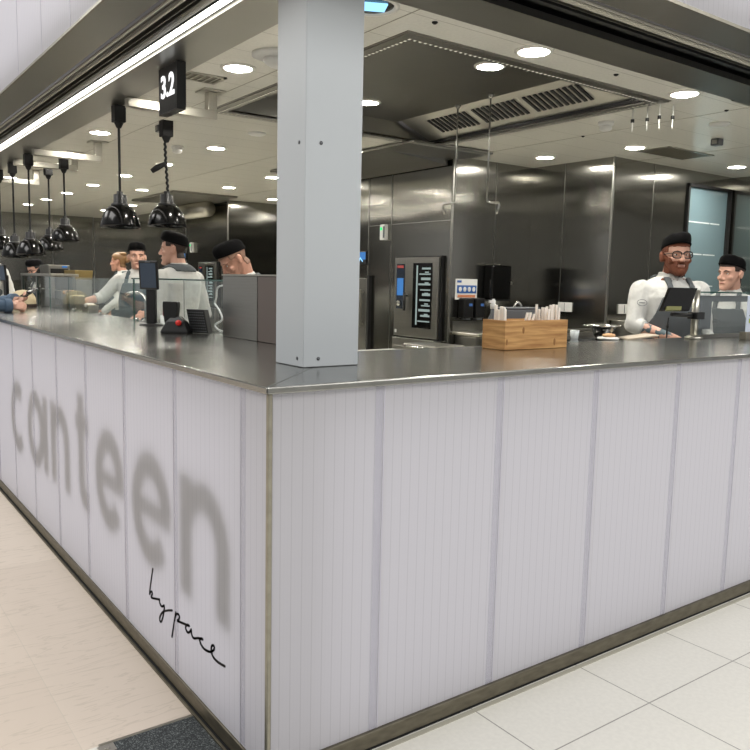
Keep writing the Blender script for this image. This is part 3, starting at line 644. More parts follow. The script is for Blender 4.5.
heat_lamp(.637, 3.16, ZS, 1.735, 'black pendant heat lamp nearest the camera, left of the number sign')
heat_lamp(.93, 3.13, 2.425, 1.757, 'black pendant heat lamp with a curled cord hanging under the number sign', True)
heat_lamp(.93, 5.62, 2.478, 1.735, 'black pendant heat lamp third from the sign, the rightmost of the far cluster')
heat_lamp(.93, 6.18, 2.478, 1.665, 'black pendant heat lamp second from the right in the far cluster')
heat_lamp(.637, 5.64, ZS, 1.6, 'lowest black pendant heat lamp in the middle of the far cluster')
heat_lamp(.637, 6.30, ZS, 1.59, 'black pendant heat lamp of the far cluster, second from the left photo edge')
heat_lamp(.637, 6.95, ZS, 1.68, 'black pendant heat lamp cut by the left photo edge')

sg = thing('number_sign', 'black hanging box sign with white number 3.2 below the steel soffit', 'sign', (.55, 2.06, 2.3))
MB().box(.53, .578, 1.945, 2.188, 2.252, ZS-.0005).build('box', M['black'], sg, .002)
MB().box(.5295, .53, 1.95, 2.183, 2.256, 2.475).build('face', M['matt_black'], sg)
fc = bpy.data.curves.new('digits', 'FONT'); fc.body = '3.2'; fc.size = .15; fc.extrude = .0015; fc.offset = .0035; fc.align_x = 'CENTER'; fc.align_y = 'CENTER'
fo = bpy.data.objects.new('digits_source', fc); COL.objects.link(fo)
dg = bpy.context.evaluated_depsgraph_get(); me = bpy.data.meshes.new_from_object(fo.evaluated_get(dg)); bpy.data.objects.remove(fo)
me.materials.clear(); me.materials.append(emit('sign_white', 'ffffff', 1.1))
mt_ = Matrix(((0, 0, -1, 0), (-1, 0, 0, 0), (0, 1, 0, 0), (0, 0, 0, 1)))
me.transform(mt_); do = bpy.data.objects.new('digits', me); COL.objects.link(do); do.parent = sg; do.location = V((.5275, 2.062, 2.375))-V((.55, 2.06, 2.3))

# ------------------------------------------------------------------ things on and behind the counter
def slab_glass(x0, x1, y0, y1, z0, z1, name, parent):
    """a pane: clear faces, green cut edges"""
    dims = [x1-x0, y1-y0, z1-z0]; thin = dims.index(min(dims))
    mi = [1]*6
    if thin == 0: mi[0] = mi[1] = 0
    elif thin == 1: mi[2] = mi[3] = 0
    else: mi[4] = mi[5] = 0
    return MB().box(x0, x1, y0, y1, z0, z1, mi).build(name, [M['glass'], M['glass_edge']], parent)
gg = thing('glass_guard', 'clear glass food guard with green edges along the left counter', 'glass guard', (.72, 3.2, H))
slab_glass(.716, .724, 1.75, 3.165, H+.001, 1.415, 'glass_pane', gg)
slab_glass(.716, .724, 3.18, 5.35, H+.001, 1.415, 'glass_pane', gg)
slab_glass(.316, .715, 3.166, 3.176, H+.001, 1.418, 'glass_pane', gg)
slab_glass(.70, 1.0, 1.75, 3.165, 1.416, 1.424, 'glass_shelf', gg)
slab_glass(.725, .90, 2.35, 2.358, 1.2, 1.415, 'glass_pane', gg)
for y in (1.8, 2.36, 3.12, 3.9, 4.6): MB().cyl((.72, y, H), (.72, y, H+.02), .012).build('pane_foot', M['chrome'], gg)
gr_ = thing('glass_guard', 'clear glass guard on the right counter beside the tablet stand', 'glass guard', (4, .7, H))
slab_glass(3.13, 5.6, .70, .708, H+.02, 1.415, 'glass_pane', gr_)
MB().box(3.12, 5.6, .695, .713, 1.41, 1.418).build('top_edge', M['glass_edge'], gr_)
MB().box(3.12, 5.6, .69, .718, H+.001, H+.02).build('base_rail', M['mid_steel'], gr_)
MB().box(3.16, 3.30, .72, .73, 1.2, 1.395).build('dark_panel', M['grey_plastic'], gr_)
MB().box(3.30, 4.6, .72, .728, 1.36, 1.395).build('dark_rail', M['grey_plastic'], gr_)

sc_ = thing('steel_screen', 'tall brushed steel screen on the left counter against the column', 'screen', (.68, 1.4, H))
MB().prism([(.665, 1.36), (.70, 1.36), (.70, 1.72), (.665, 1.72)], H+.001, 1.445).build('brushed_panel', M['mid_steel'], sc_, .003)
MB().prism([(.665, .9), (.70, .9), (.70, 1.352), (.665, 1.352)], H+.001, 1.445).build('brown_panel', M['panel_brown'], sc_, .003)
MB().box(.66, .706, .9, 1.72, 1.445, 1.452).build('top_strip', M['bright_steel'], sc_)

# tablet on a stand (left), facing the customers
def stand(loc, label, rz):
    t = thing('tablet_stand', label, 'tablet', loc, rz)
    MB().lathe([(.07, 0), (.07, .006), (.055, .012), (.002, .014)], (0, 0, 0), 32).build('base', M['black'], t, world=False)
    MB().box(-.028, .028, -.016, .016, .01, .27).build('pole', M['black'], t, .006, world=False)
    tb = MB().obox((0, -.03, .292), (.058, 0, 0), (0, .009, .001), (0, -.008, .083)).build('tablet', M['black'], t, .006, world=False)
    MB().obox((0, -.0402, .290), (.046, 0, 0), (0, .001, .0001), (0, -.0067, .07)).build('screen', M['screen_dim'], tb, world=False)
    MB().box(-.014, .014, -.050, -.044, .363, .371).build('camera_strip', M['grey_plastic'], tb, world=False)
    return t
s1 = stand((.635, 2.62, H), 'black tablet on a pole stand beside the card reader on the left counter', R_ := math.radians(-45))
s2 = stand((.66, 6.9, H), 'black tablet pole stand cut by the left photo edge', math.radians(-70))

cr = thing('card_reader', 'black card terminal with a red round button on the left counter', 'card reader', (.53, 1.97, H), math.radians(-40))
MB().rings([[(x*s, y*s2+dy, z) for x, y in ((-1, -1), (1, -1), (1, 1), (-1, 1))] for s, s2, dy, z in ((.07, .05, 0, 0), (.07, .05, 0, .012), (.045, .035, 0, .06), (.022, .02, .0, .085))], smooth=False).build('wedge_base', M['black'], cr, .004, world=False)
MB().cyl((.022, -.049, .055), (.022, -.040, .055), .014, n=20).build('red_button', M['red'], cr, world=False)
MB().rings([[(x*s-.028, y*.024+.0, z) for x, y in ((-1, -1), (1, -1), (1, 1), (-1, 1))] for s, z in ((.025, .03), (.03, .06), (.038, .13), (.038, .155), (.034, .16))], smooth=False).build('upright_terminal', M['black'], cr, .006, world=False)
MB().box(-.069, -.061, -.012, .02, .085, .14).build('label', plain('dark_red_label', '7a3a40', .5), cr, world=False)
ph = thing('perforated_holder', 'dark perforated metal napkin holder tilted beside the card reader', 'holder', (.635, 1.93, H), math.radians(-60))
m = MB(); m.obox((0, 0, .062), (.055, 0, .0), (0, .02, 0), (-.014, 0, .06)); m.build('body', M['black_track'], ph, .003, world=False)
m = MB()
for i in range(8):
    for j in range(8):
        m.ell((-.045+i*.0125-.014*((j*.0135+.01)/.06-1), -.021, .012+j*.0135), (.0036, .002, .0036), n=6)
m.build('perforations', M['grey_plastic'], ph, world=False)['kind'] = 'stuff'
# white charging cable
pts = [(.735, 1.83, 1.40), (.74, 1.98, 1.385), (.74, 2.0, 1.33), (.74, 2.02, 1.30), (.735, 1.96, 1.27), (.74, 1.93, 1.22), (.73, 1.99, 1.19), (.72, 1.97, 1.17), (.70, 1.9, 1.16), (.66, 1.83, 1.157), (.67, 1.79, 1.157), (.69, 1.82, 1.157), (.70, 1.87, 1.158), (.69, 1.93, 1.158)]
def smooth_pts(P, n=6):
    P = [V(p) for p in P]; out = []
    for i in range(len(P)-1):
        p0, p1, p2, p3 = P[max(i-1, 0)], P[i], P[i+1], P[min(i+2, len(P)-1)]
        for s_ in range(n):
            u = s_/n; out.append(.5*((2*p1)+(-p0+p2)*u+(2*p0-5*p1+4*p2-p3)*u*u+(-p0+3*p1-3*p2+p3)*u**3))
    return out+[P[-1]]
tag(MB().tube(smooth_pts([(max(p[0]+.02, .748), p[1], max(p[2], 1.157)) for p in pts]), .005, 8).build('charging_cable', M['cable_white']), 'white squiggly charging cable hanging beside the steel screen', 'cable')

# work bench and taps behind the left glass
bn = thing('prep_bench', 'steel work bench with wells behind the left glass guard', 'bench', (.9, 4.2, 0))
MB().box(.79, 1.0, 2.2, 4.4, .86, .9).build('bench_top', M['mid_steel'], bn, .003)
MB().box(.8, .99, 2.25, 4.35, .05, .86).build('cabinet', M['mid_steel'], bn)
MB().box(.79, .9, 4.42, 8.9, 1.1, 1.13).build('bench_top', M['mid_steel'], bn, .003)
MB().box(.8, .89, 4.45, 8.85, .05, 1.1).build('cabinet', M['mid_steel'], bn)
def container(x, y, z, label, col, w=.1, d=.08, h=.12):
    c = thing('food_container', label, 'container', (x, y, z), 0, 'containers behind the left glass guard')
    MB().rings([[(x+a*w*s, y+b*d*s, z+q) for a, b in ((-1, -1), (1, -1), (1, 1), (-1, 1))] for s, q in ((.85, 0), (1, h), (.93, h), (.8, .01))], smooth=False).build('tub', M['bright_steel'], c, .003)
    m = MB()
    for i in range(8): m.ell((x+random.uniform(-.6, .6)*w, y+random.uniform(-.6, .6)*d, z+h*.9), (.03, .03, .022), n=10)
    f = m.build('food', col, c); f['kind'] = 'stuff'
    return c
# display cabinet, far left
cb = thing('display_cabinet', 'steel framed glass display cabinet on the counter at the far left', 'cabinet', (.95, 5.7, H))
MB().box(.74, .98, 5.4, 6.6, 1.42, 1.445).build('top', M['bright_steel'], cb, .004)
for y in (5.4, 5.95, 6.57):
    MB().box(.745, .775, y, y+.03, H+.001, 1.42).build('post', M['mid_steel'], cb)
MB().box(.95, .975, 5.5, 6.57, H, 1.42).build('back_panel', M['mid_steel'], cb)
MB().box(.8, .94, 5.42, 6.57, 1.29, 1.3).build('shelf', M['bright_steel'], cb)
slab_glass(.75, .756, 5.44, 5.94, H+.005, 1.418, 'glass_front', cb); slab_glass(.75, .756, 5.99, 6.56, H+.005, 1.418, 'glass_front', cb)
MB().box(.935, .949, 6.1, 6.16, 1.2, 1.40).build('blue_light', M['screen_dim'], cb)
ov0 = thing('counter_oven', 'small steel speed oven behind the far left glass guard', 'oven', (1.19, 7.1, .95))
MB().box(1.08, 1.30, 6.92, 7.3, .95, 1.54).build('body', M['mid_steel'], ov0, .006)
MB().box(1.10, 1.28, 6.912, 6.919, 1.45, 1.50).build('control_strip', M['black'], ov0)
MB().box(1.22, 1.27, 6.912, 6.919, 1.512, 1.53).build('blue_display', M['screen_blue'], ov0)
st2 = thing('oven_table', 'steel table carrying the small speed oven at the left', 'table', (1.19, 7.1, 0))
MB().box(1.06, 1.32, 6.9, 7.32, .92, .949).build('table_top', M['mid_steel'], st2)
for x in (1.08, 1.3):
    for y in (6.93, 7.29): MB().cyl((x, y, 0), (x, y, .92), .018).build('leg', M['mid_steel'], st2)
tag(MB().box(.86, 1.10, 4.55, 4.95, 1.1305, 1.16).build('serving_board', M['board'], None, .004), 'pale serving board behind the left glass guard', 'board') if False else None
gt = thing('equipment_trolley', 'steel trolley behind the far left guard carrying a long gold brown basket', 'trolley', (1.3, 6.6, 0))
MB().box(1.22, 1.38, 6.4, 6.8, .1, 1.39).build('body', M['mid_steel'], gt, .004)
for x in (1.26, 1.34):
    for y in (6.45, 6.75): MB().cyl((x-.012, y, .05), (x+.012, y, .05), .05, n=18).build('wheel', M['black'], gt)
gb = thing('wicker_basket', 'long gold brown wicker basket on the steel trolley', 'basket', (1.3, 6.6, 1.39))
MB().rings([[(1.3+a*.09*s, 6.6+b*.21*s, 1.391+q) for a, b in ((-1, -1), (1, -1), (1, 1), (-1, 1))] for s, q in ((.92, 0), (1, .095), (.94, .095), (.86, .01))], smooth=False).build('basket_body', M['gold'], gb, .006)

# faucets / scoop handles seen through the guard
fa = thing('tap', 'bright curved chrome tap behind the left glass guard', 'tap', (.93, 3.55, .9))
MB().tube(smooth_pts([(.93, 3.55, .902), (.93, 3.55, 1.22), (.93, 3.57, 1.29), (.90, 3.63, 1.32), (.86, 3.72, 1.31), (.85, 3.74, 1.28)]), .011, 10).build('spout', M['chrome'], fa)
MB().cyl((.93, 3.55, .901), (.93, 3.55, .98), .02).build('base', M['chrome'], fa)
for i, (x, y, lb_, c_) in enumerate(((.845, 5.22, 'tall steel tub of beige bread pieces behind the left glass guard', 'food'), (.845, 4.98, 'middle steel tub with cream contents behind the left glass guard', 'cream'), (.845, 4.6, 'low steel tub with pale contents behind the glass guard, nearest the tap', 'paper'))):
    container(x, y, 1.1305, lb_, M[c_], .045, .09, (.17, .13, .07)[i])
cm = thing('cream_cap', 'cream domed cap lying on the counter behind the customer hands', 'cap', (.50, 5.35, H))
MB().lathe([(.10, 0), (.105, .04), (.10, .085), (.08, .12), (.045, .142), (.003, .15)], (.50, 5.35, H+.001), 28).build('crown', M['cream'], cm)
MB().obox((.40, 5.31, H+.02), (.055, 0, -.01), (0, .07, 0), (0, 0, .004)).build('brim', M['cream'], cm, .004)
MB().lathe([(.107, .0), (.107, .03)], (.50, 5.35, H+.001), 28, cap=False).build('band', M['brown_hair'], cm)

# white mug on the counter near the tablet
mg = thing('milk_jug', 'small white jug with a handle beside the tablet foot', 'jug', (.86, 3.0, .9))
MB().lathe([(.03, 0), (.035, .1), (.028, .2), (.03, .29), (.026, .29), (.024, .02)], (.86, 3.0, .901), 20).build('body', M['white_plastic'], mg)
MB().tube(smooth_pts([(.86, 2.97, 1.17), (.86, 2.93, 1.18), (.86, 2.915, 1.14), (.86, 2.96, 1.08)]), .006).build('handle', M['white_plastic'], mg)

# ------------------------------------------------------------------ bamboo cutlery box
bb = thing('cutlery_box', 'bamboo box full of wrapped cutlery on the right counter', 'box', (1.64, .62, H))
x0, x1, y0, y1 = 1.432, 1.835, .553, .692; z0, z1 = H+.001, 1.278; th = .009
MB().box(x0, x1, y0, y0+th, z0, z1).build('front_board', M['bamboo'], bb, .0015)
MB().box(x0, x1, y1-th, y1, z0, z1).build('back_board', M['bamboo'], bb, .0015)
MB().box(x0, x0+th, y0+th, y1-th, z0, z1).build('side_board', M['bamboo'], bb, .0015)
MB().box(x1-th, x1, y0+th, y1-th, z0, z1).build('side_board', M['bamboo'], bb, .0015)
MB().box(x0+th, x1-th, y0+th, y1-th, z0, z0+th).build('bottom_board', M['bamboo'], bb)
for i, xx in enumerate((1.565, 1.70)): MB().box(xx, xx+.005, y0+th, y1-th, z0+th, z1-.012).build('divider', M['bamboo'], bb)
m = MB()
for (x, z, rx, rz_) in ((1.545, 1.235, .007, .016), (1.445, 1.185, .006, .014), (1.75, 1.18, .007, .017)): m.ell((x, y0-.0002, z), (rx, .0006, rz_), n=10)
m.build('knot', M['bamboo_knot'], bb)
def stick(x, y, zt, lean, lean_y, w, label_i):
    dz = zt-(z0+th+.002); top = V((x+lean, y+lean_y, zt)); bot = V((x, y, z0+th+.002)); d = (top-bot)
    ax = V((0, .003, 0)) ; bx = V((w/2, 0, 0))
    return tag(MB().obox((top+bot)/2, bx, ax, d/2).build('wrapped_cutlery', M['paper'], None, .0015), label_i, 'cutlery', 'paper wrapped cutlery in the bamboo box')
random.seed(3)
sticks = []
for i in range(9): sticks.append((1.451+.004*i, .57+.0125*i, 1.332+random.uniform(-.012, .014), -.002+.002*(i % 3), 'left'))
for i in range(4): sticks.append((1.555+.011*i+.02, .585+(i % 2)*.03, 1.305+.004*(i % 2), .045, 'middle'))
for i in range(13): sticks.append((1.713+.0085*i, .572+(i*29 % 9)*.012, 1.33+random.uniform(-.012, .018), random.uniform(-.004, .014), 'right'))
for x, y, zt, ln, grp in sticks:
    stick(x, y, zt, ln, random.uniform(-.006, .006), .0135, 'one white paper wrapped cutlery piece in the %s compartment of the bamboo box' % grp)
dsx = thing('napkin_dispenser', 'dark grey lidded box with a chrome knob just behind the bamboo box', 'dispenser', (1.69, .735, H))
MB().box(1.59, 1.80, .70, .77, H+.001, 1.318).build('body', M['grey_plastic'], dsx, .006)
MB().box(1.585, 1.805, .697, .773, 1.318, 1.328).build('lid', M['grey_plastic'], dsx, .003)
MB().tube(smooth_pts([(1.67, .735, 1.328), (1.68, .735, 1.345), (1.70, .735, 1.35), (1.72, .735, 1.333)]), .005).build('knob', M['chrome'], dsx)
sb = thing('spray_bottle', 'small clear spray nozzle bottle behind the left end of the bamboo box', 'bottle', (1.535, .735, H))
MB().lathe([(.024, 0), (.024, .12), (.011, .15), (.011, .17)], (1.535, .735, H+.001), 20).build('bottle', M['grey_plastic'], sb)
MB().lathe([(.013, .17), (.013, .19), (.006, .2), (.006, .215)], (1.535, .735, H+.001), 16).box(1.51, 1.545, .73, .74, 1.348, 1.36).build('nozzle', M['white_plastic'], sb)

# hot plate, pans, cup behind the right counter
hb = thing('hot_plate_bench', 'black glass topped cooking bench behind the right counter', 'bench', (2.4, 1.0, 0))
MB().box(1.9, 2.82, .79, 1.16, 0, 1.125).build('cabinet', M['mid_steel'], hb, .003)
MB().box(1.9, 2.82, .785, 1.16, 1.126, 1.146).build('glass_top', M['hob'], hb, .003)
MB().box(1.9, 2.82, 1.14, 1.15, 1.146, 1.165).box(1.9, 2.82, 1.14, 1.15, 1.18, 1.187).build('rail', M['bright_steel'], hb)
cp = thing('glass_cup', 'small frosted glass cup on the cooking bench right of the bamboo box', 'cup', (2.43, 1.0, 1.146))
MB().lathe([(.02, 0), (.026, .045), (.023, .045), (.018, .004)], (2.43, 1.0, 1.1465), 20, cap=False).build('cup_wall', plain('frosted_cup', 'b9bfbe', .25), cp)
def bowl(x, y, z, r, h, label, group=None):
    b = thing('mixing_bowl', label, 'bowl', (x, y, z), 0)
    MB().lathe([(r*.55, 0), (r*.75, h*.25), (r*.95, h*.75), (r*1.0, h), (r*1.12, h*1.02), (r*1.12, h*.98), (r*.93, h*.95), (r*.7, h*.28), (r*.5, .005), (.002, .005)], (x, y, z), 36).build('shell', M['chrome'], b)
    return b
bowl(2.61, .95, 1.1465, .068, .065, 'polished steel bowl on the cooking bench left of the bearded chef')
ld = tag(MB().lathe([(.105, 0), (.105, .006), (.06, .012), (.003, .014)], (2.6, .95, 1.2145), 36).build('round_platter', M['chrome']), 'flat round steel platter resting on the steel bowl', 'platter')
bowl(2.77, 1.05, 1.1465, .045, .05, 'small steel pan close to the bearded chef apron')
tr_ = thing('serving_tray', 'beige rectangular board held by the bearded chef at the counter', 'board', (2.70, .79, H))
MB().obox((2.70, .79, 1.163), (.085, -.035, .011), (.025, .06, 0), (-.0, 0, .005)).build('board', M['board'], tr_, .003)
bt = tag(MB().lathe([(.055, 0), (.06, .006), (.05, .012), (.002, .014)], (2.50, .83, 1.151), 24).build('white_plate', M['white_plastic']), 'small white plate left of the beige board on the counter', 'plate')
bd = tag(MB().ell((2.505, .83, 1.172), (.045, .03, .012)).build('flatbread', M['food']), 'beige flatbread on the small white plate', 'bread')

# tablet till with silver post on the right
tl = thing('till_stand', 'silver post holding a tilted black till tablet on the right counter', 'till', (3.07, .70, H))
MB().cyl((3.07, .68, H), (3.07, .68, 1.425), .02, n=20).lathe([(.05, 0), (.05, .01), (.03, .02)], (3.07, .68, H+.001), 20).build('post', M['bright_steel'], tl)
MB().cyl((3.11, .68, 1.28), (2.87, .70, 1.29), .012, n=12).box(3.04, 3.12, .65, .71, 1.262, 1.302).build('arm', M['black'], tl, .004)
td = MB().obox((2.865, .70, 1.33), (.13, -.03, .0), (-.03, -.01, -.0) , (.045, .015, .075)) 
MB().obox((2.89, .675, 1.372), (.12, -.01, .0), (-.001, -.010, .003), (.062, .018, .063)).build('tablet', M['gloss_black'], tl, .006)
MB().obox((2.80, .648, 1.322), (.05, -.012, .0), (-.004, -.01, .004), (.006, .003, .01)).build('yellow_green_label', plain('label_olive', '6a6a35', .6), tl)
MB().tube(smooth_pts([(2.9, .735, 1.27), (2.9, .74, 1.2), (2.9, .74, 1.155)]), .004).cyl((2.9, .738, 1.21), (2.9, .738, 1.235), .008).build('cable', M['black'], tl)
mo = thing('wall_monitor', 'black monitor at the right photo edge behind the second chef', 'monitor', (5.4, 1.3, 1.2))
MB().box(5.3, 5.34, .85, 1.35, 1.2, 1.62).build('screen', M['gloss_black'], mo, .006)
MB().cyl((5.34, 1.1, 1.4), (5.5, 1.1, 1.4), .02).box(5.48, 5.52, 1.05, 1.15, 0, 1.5).build('stand', M['mid_steel'], mo)
ch_ = thing('card_holder', 'clear menu card in a steel block at the right photo edge', 'card holder', (3.36, .52, H))
MB().box(3.30, 3.46, .50, .54, H+.001, 1.195).build('steel_block', M['edge_steel'], ch_, .002)
MB().box(3.325, 3.46, .518, .522, 1.195, 1.40).build('card', plain('card_pale', 'c5cfe0', .3), ch_)
MB().box(3.36, 3.45, .515, .5178, 1.31, 1.33).build('blue_line', M['blue_print'], ch_)
MB().box(3.35, 3.40, .515, .5178, 1.245, 1.27).build('lime_block', M['lime'], ch_)
MB().box(3.35, 3.44, .515, .5178, 1.285, 1.29).build('text_line', M['grey_plastic'], ch_)

# ------------------------------------------------------------------ kitchen equipment on the back walls
def combi_oven(name, xf, y0, y1, z0, z1, label):
    t = thing(name, label, 'oven', (xf, (y0+y1)/2, z0))
    W = y1-y0; HH = z1-z0
    MB().box(xf-.03, xf, y0-.015, y1+.015, z0-.015, z1+.015).build('surround', M['matt_black'], t, .003)
    yc = y1-W*.28
    MB().box(xf-.045, xf-.03, yc+.004, y1, z0, z1).build('control_column', M['mid_steel'], t, .003)
    d = MB().box(xf-.055, xf-.03, y0, yc-.004, z0, z1).build('door', M['mid_steel'], t, .004)
    MB().box(xf-.058, xf-.055, y0+W*.13, y0+W*.55, z0+HH*.12, z0+HH*.93).build('window_frame', M['gloss_black'], d)
    g = MB()
    for i in range(11):
        z = z0+HH*(.2+.065*i)
        g.box(xf-.060, xf-.058, y0+W*.16, y0+W*.42-(i*53 % 7)*.01, z, z+.012+.006*(i % 3))
        if i % 2: g.box(xf-.060, xf-.058, y0+W*.20, y0+W*.28, z+.018, z+.03)
    g.box(xf-.0600, xf-.058, y0+W*.44, y0+W*.47, z0+HH*.16, z0+HH*.9)
    g.build('lit_racks', M['oven_glow'], d)
    MB().cyl((xf-.095, yc-.035, z0+HH*.33), (xf-.095, yc-.035, z0+HH*.56), .014).cyl((xf-.095, yc-.035, z0+HH*.52), (xf-.05, yc-.035, z0+HH*.52), .01).build('door_handle', M['black'], d)
    p = MB().box(xf-.049, xf-.045, yc+.03, y1-.035, z0+HH*.35, z0+HH*.92).build('control_panel', plain('panel_navy', '1c2533', .2) if 'panel_navy' not in bpy.data.materials else bpy.data.materials['panel_navy'], t)
    MB().box(xf-.051, xf-.049, yc+.045, y1-.05, z0+HH*.52, z0+HH*.74).build('touch_screen', M['screen_blue'], p)
    MB().box(xf-.051, xf-.049, yc+.045, y1-.05, z0+HH*.87, z0+HH*.90).build('red_badge', plain('badge_red', 'a33a35', .5) if 'badge_red' not in bpy.data.materials else bpy.data.materials['badge_red'], p)
    MB().cyl((xf-.049, (yc+y1)/2, z0+HH*.42), (xf-.075, (yc+y1)/2, z0+HH*.42), .028, n=24).build('dial', M['chrome'], p)
    MB().box(xf-.0475, xf-.045, y1-.05, y1-.02, z0+.03, z0+.06).build('white_sticker', M['white_plastic'], t)
    return t
combi_oven('combi_oven', 3.888, 3.80, 4.49, .90, 1.68, 'tall steel combi oven with lit glass door beside the column')
combi_oven('combi_oven', 4.128, 9.32, 10.0, 1.0, 1.68, 'distant combi oven with lit glass door between two chefs on the left')
def oven_stand(x, y, y1, z, label):
    t = thing('oven_stand', label, 'stand', (x, y, 0)); MB().box(x-.06, x-.001, y, y1, 0, z).build('front', M['mid_steel'], t, .003); MB().box(x-.07, x-.06, y+.03, y1-.03, .1, z-.08).build('door', M['mid_steel'], t, .003)
oven_stand(3.889, 3.80, 4.49, .88, 'steel base cabinet under the combi oven beside the column')
oven_stand(4.129, 9.32, 10.0, .98, 'steel base cabinet under the distant combi oven')
def wall_sensor(x, y, z, label):
    t = thing('wall_sensor', label, 'sensor', (x, y, z))
    MB().box(x-.05, x-.001, y-.045, y+.045, z-.09, z+.07).build('housing', M['white_plastic'], t, .01)
    MB().box(x-.053, x-.05, y-.0, y+.03, z+.01, z+.04).build('green_light', M['green_led'], t)
    MB().box(x-.056, x-.05, y-.044, y-.02, z-.07, z+.05).build('grey_cover', M['grey_plastic'], t, .004)
wall_sensor(3.889, 4.72, 1.955, 'white wall sensor with a green light left of the combi oven beside the column')
wall_sensor(4.129, 10.3, 1.94, 'white wall sensor on the distant steel wall behind the side-on chef')
def wall_display(x, y, z, label, s=1.):
    t = thing('wall_display', label, 'display', (x, y, z)); MB().box(x-.02, x-.001, y-.09*s, y+.09*s, z-.07*s, z+.07*s).build('housing', M['black'], t, .004)
    MB().box(x-.022, x-.02, y-.08*s, y+.08*s, z-.02*s, z+.06*s).build('screen', M['screen_blue'], t)
    MB().tube([(x-.0225, y+.04*s, z-.05*s), (x-.0225, y+.01*s, z-.0*s), (x-.0225, y-.03*s, z-.04*s)], .006).build('bright_mark', M['cyan'], t)
wall_display(3.889, 5.13, 1.69, 'small blue wall display just right of the column')
wall_display(4.129, 10.66, 1.79, 'small blue wall display beside the head of the side-on chef', .8)
fr = thing('refrigerator', 'tall steel refrigerator with a bar handle beside the column', 'refrigerator', (3.8, 5.35, 0))
MB().box(3.84, 3.888, 4.98, 5.75, .1, 1.47).build('door', M['mid_steel'], fr, .006)
MB().box(3.85, 3.888, 4.95, 5.78, 0, .1).build('plinth', M['matt_black'], fr)
MB().box(3.80, 3.825, 5.03, 5.055, .95, 1.35).box(3.82, 3.845, 5.03, 5.055, .97, .99).box(3.82, 3.845, 5.03, 5.055, 1.31, 1.33).build('handle', M['bright_steel'], fr, .003)
MB().box(3.834, 3.84, 5.15, 5.25, .95, 1.3).build('grip_recess', M['grey_plastic'], fr)
MB().box(3.845, 3.888, 4.95, 4.978, .1, 1.5).build('black_gap', M['matt_black'], fr)

yw = 3.695
pt = thing('handwash_poster', 'blue and white handwash poster above the two soap dispensers', 'poster', (4.09, yw, 1.29))
MB().box(3.955, 4.235, yw-.004, yw-.001, 1.285, 1.48).build('sheet', M['white_plastic'], pt)
MB().box(3.975, 4.225, yw-.006, yw-.004, 1.345, 1.42).build('blue_band', M['blue_print'], pt)
m = MB()
for i in range(4): m.ell((4.015+i*.058, yw-.0068, 1.382), (.02, .0012, .024), n=12)
m.build('white_hands', M['white_plastic'], pt)
MB().box(3.985, 4.21, yw-.006, yw-.004, 1.305, 1.33).build('orange_caption', M['orange_print'], pt)
MB().box(3.975, 4.03, yw-.006, yw-.004, 1.445, 1.465).build('small_logo', M['blue_print'], pt)
for i, (a, b, lb_) in enumerate(((4.0, 4.12, 'black soap dispenser on the left under the handwash poster'), (4.15, 4.27, 'black soap dispenser on the right under the handwash poster'))):
    t = thing('soap_dispenser', lb_, 'dispenser', ((a+b)/2, yw, 1.11))
    MB().box(a, b, yw-.09, yw-.001, 1.11, 1.30).build('housing', M['black'], t, .012)
    MB().box(a+.06, b-.02, yw-.092, yw-.09, 1.225, 1.25).build('blue_badge', M['blue_print'], t)
    MB().box(a+.03, b-.03, yw-.08, yw-.02, 1.095, 1.11).build('nozzle', M['grey_plastic'], t)
tw = thing('towel_dispenser', 'large black paper towel dispenser on the back wall right of the poster', 'dispenser', (4.44, yw, 1.27))
MB().box(4.32, 4.58, yw-.12, yw-.001, 1.29, 1.62).build('housing', M['gloss_black'], tw, .015)
MB().box(4.33, 4.57, yw-.11, yw-.02, 1.275, 1.29).build('slot', M['matt_black'], tw)
MB().box(4.34, 4.42, yw-.12, yw-.001, 1.62, 1.63).build('top_catch', M['bright_steel'], tw)
MB().cyl((4.60, yw-.09, 1.45), (4.61, yw-.09, 1.45), .015).build('lock', M['bright_steel'], tw)
sk = thing('wash_basin', 'steel wash basin shelf below the soap dispensers', 'basin', (4.3, 3.5, .9))
MB().box(3.93, 4.75, 3.33, 3.694, .955, .985).build('ledge', M['bright_steel'], sk, .01)
MB().box(3.96, 4.72, 3.38, 3.694, .60, .955).build('bowl_casing', M['mid_steel'], sk, .02)
MB().box(3.93, 4.75, 3.68, 3.694, .985, 1.08).build('splashback', M['mid_steel'], sk)
sk.location = (4.3, 3.694, .6)
for ch in sk.children: ch.data.transform(Matrix.Translation(V((4.3, 3.5, .9))-V((4.3, 3.694, .6))))
def socket(name, loc, axis, label):
    t = thing(name, label, 'socket', loc); x, y, z = loc
    if axis == 'x':
        MB().box(x-.012, x-.001, y-.085, y+.085, z-.045, z+.045).build('plate', M['white_plastic'], t, .003); MB().box(x-.016, x-.012, y-.002, y+.002, z-.04, z+.04).build('joint', M['grey_plastic'], t)
    else:
        MB().box(x-.085, x+.085, y-.012, y-.001, z-.045, z+.045).build('plate', M['white_plastic'], t, .003); MB().box(x-.002, x+.002, y-.016, y-.012, z-.04, z+.04).build('joint', M['grey_plastic'], t)
socket('wall_socket', (4.948, 3.2, 1.232), 'x', 'white double wall socket above the right end of the bamboo box')
socket('wall_socket', (5.2, 2.72, 1.232), 'y', 'white wall socket partly hidden by the bearded chef sleeve')
wb = thing('back_bench', 'steel back bench with a pale edge left of the bearded chef', 'bench', (5.4, 2.4, 0))
MB().box(5.02, 5.95, 2.15, 2.71, 1.09, 1.13).build('bench_top', M['bright_steel'], wb, .004)
MB().box(5.05, 5.92, 2.2, 2.70, 0, 1.09).build('cabinet', M['mid_steel'], wb)
ib = thing('island_bench', 'low steel island bench with pale trays behind the column', 'bench', (2.6, 2.6, 0))
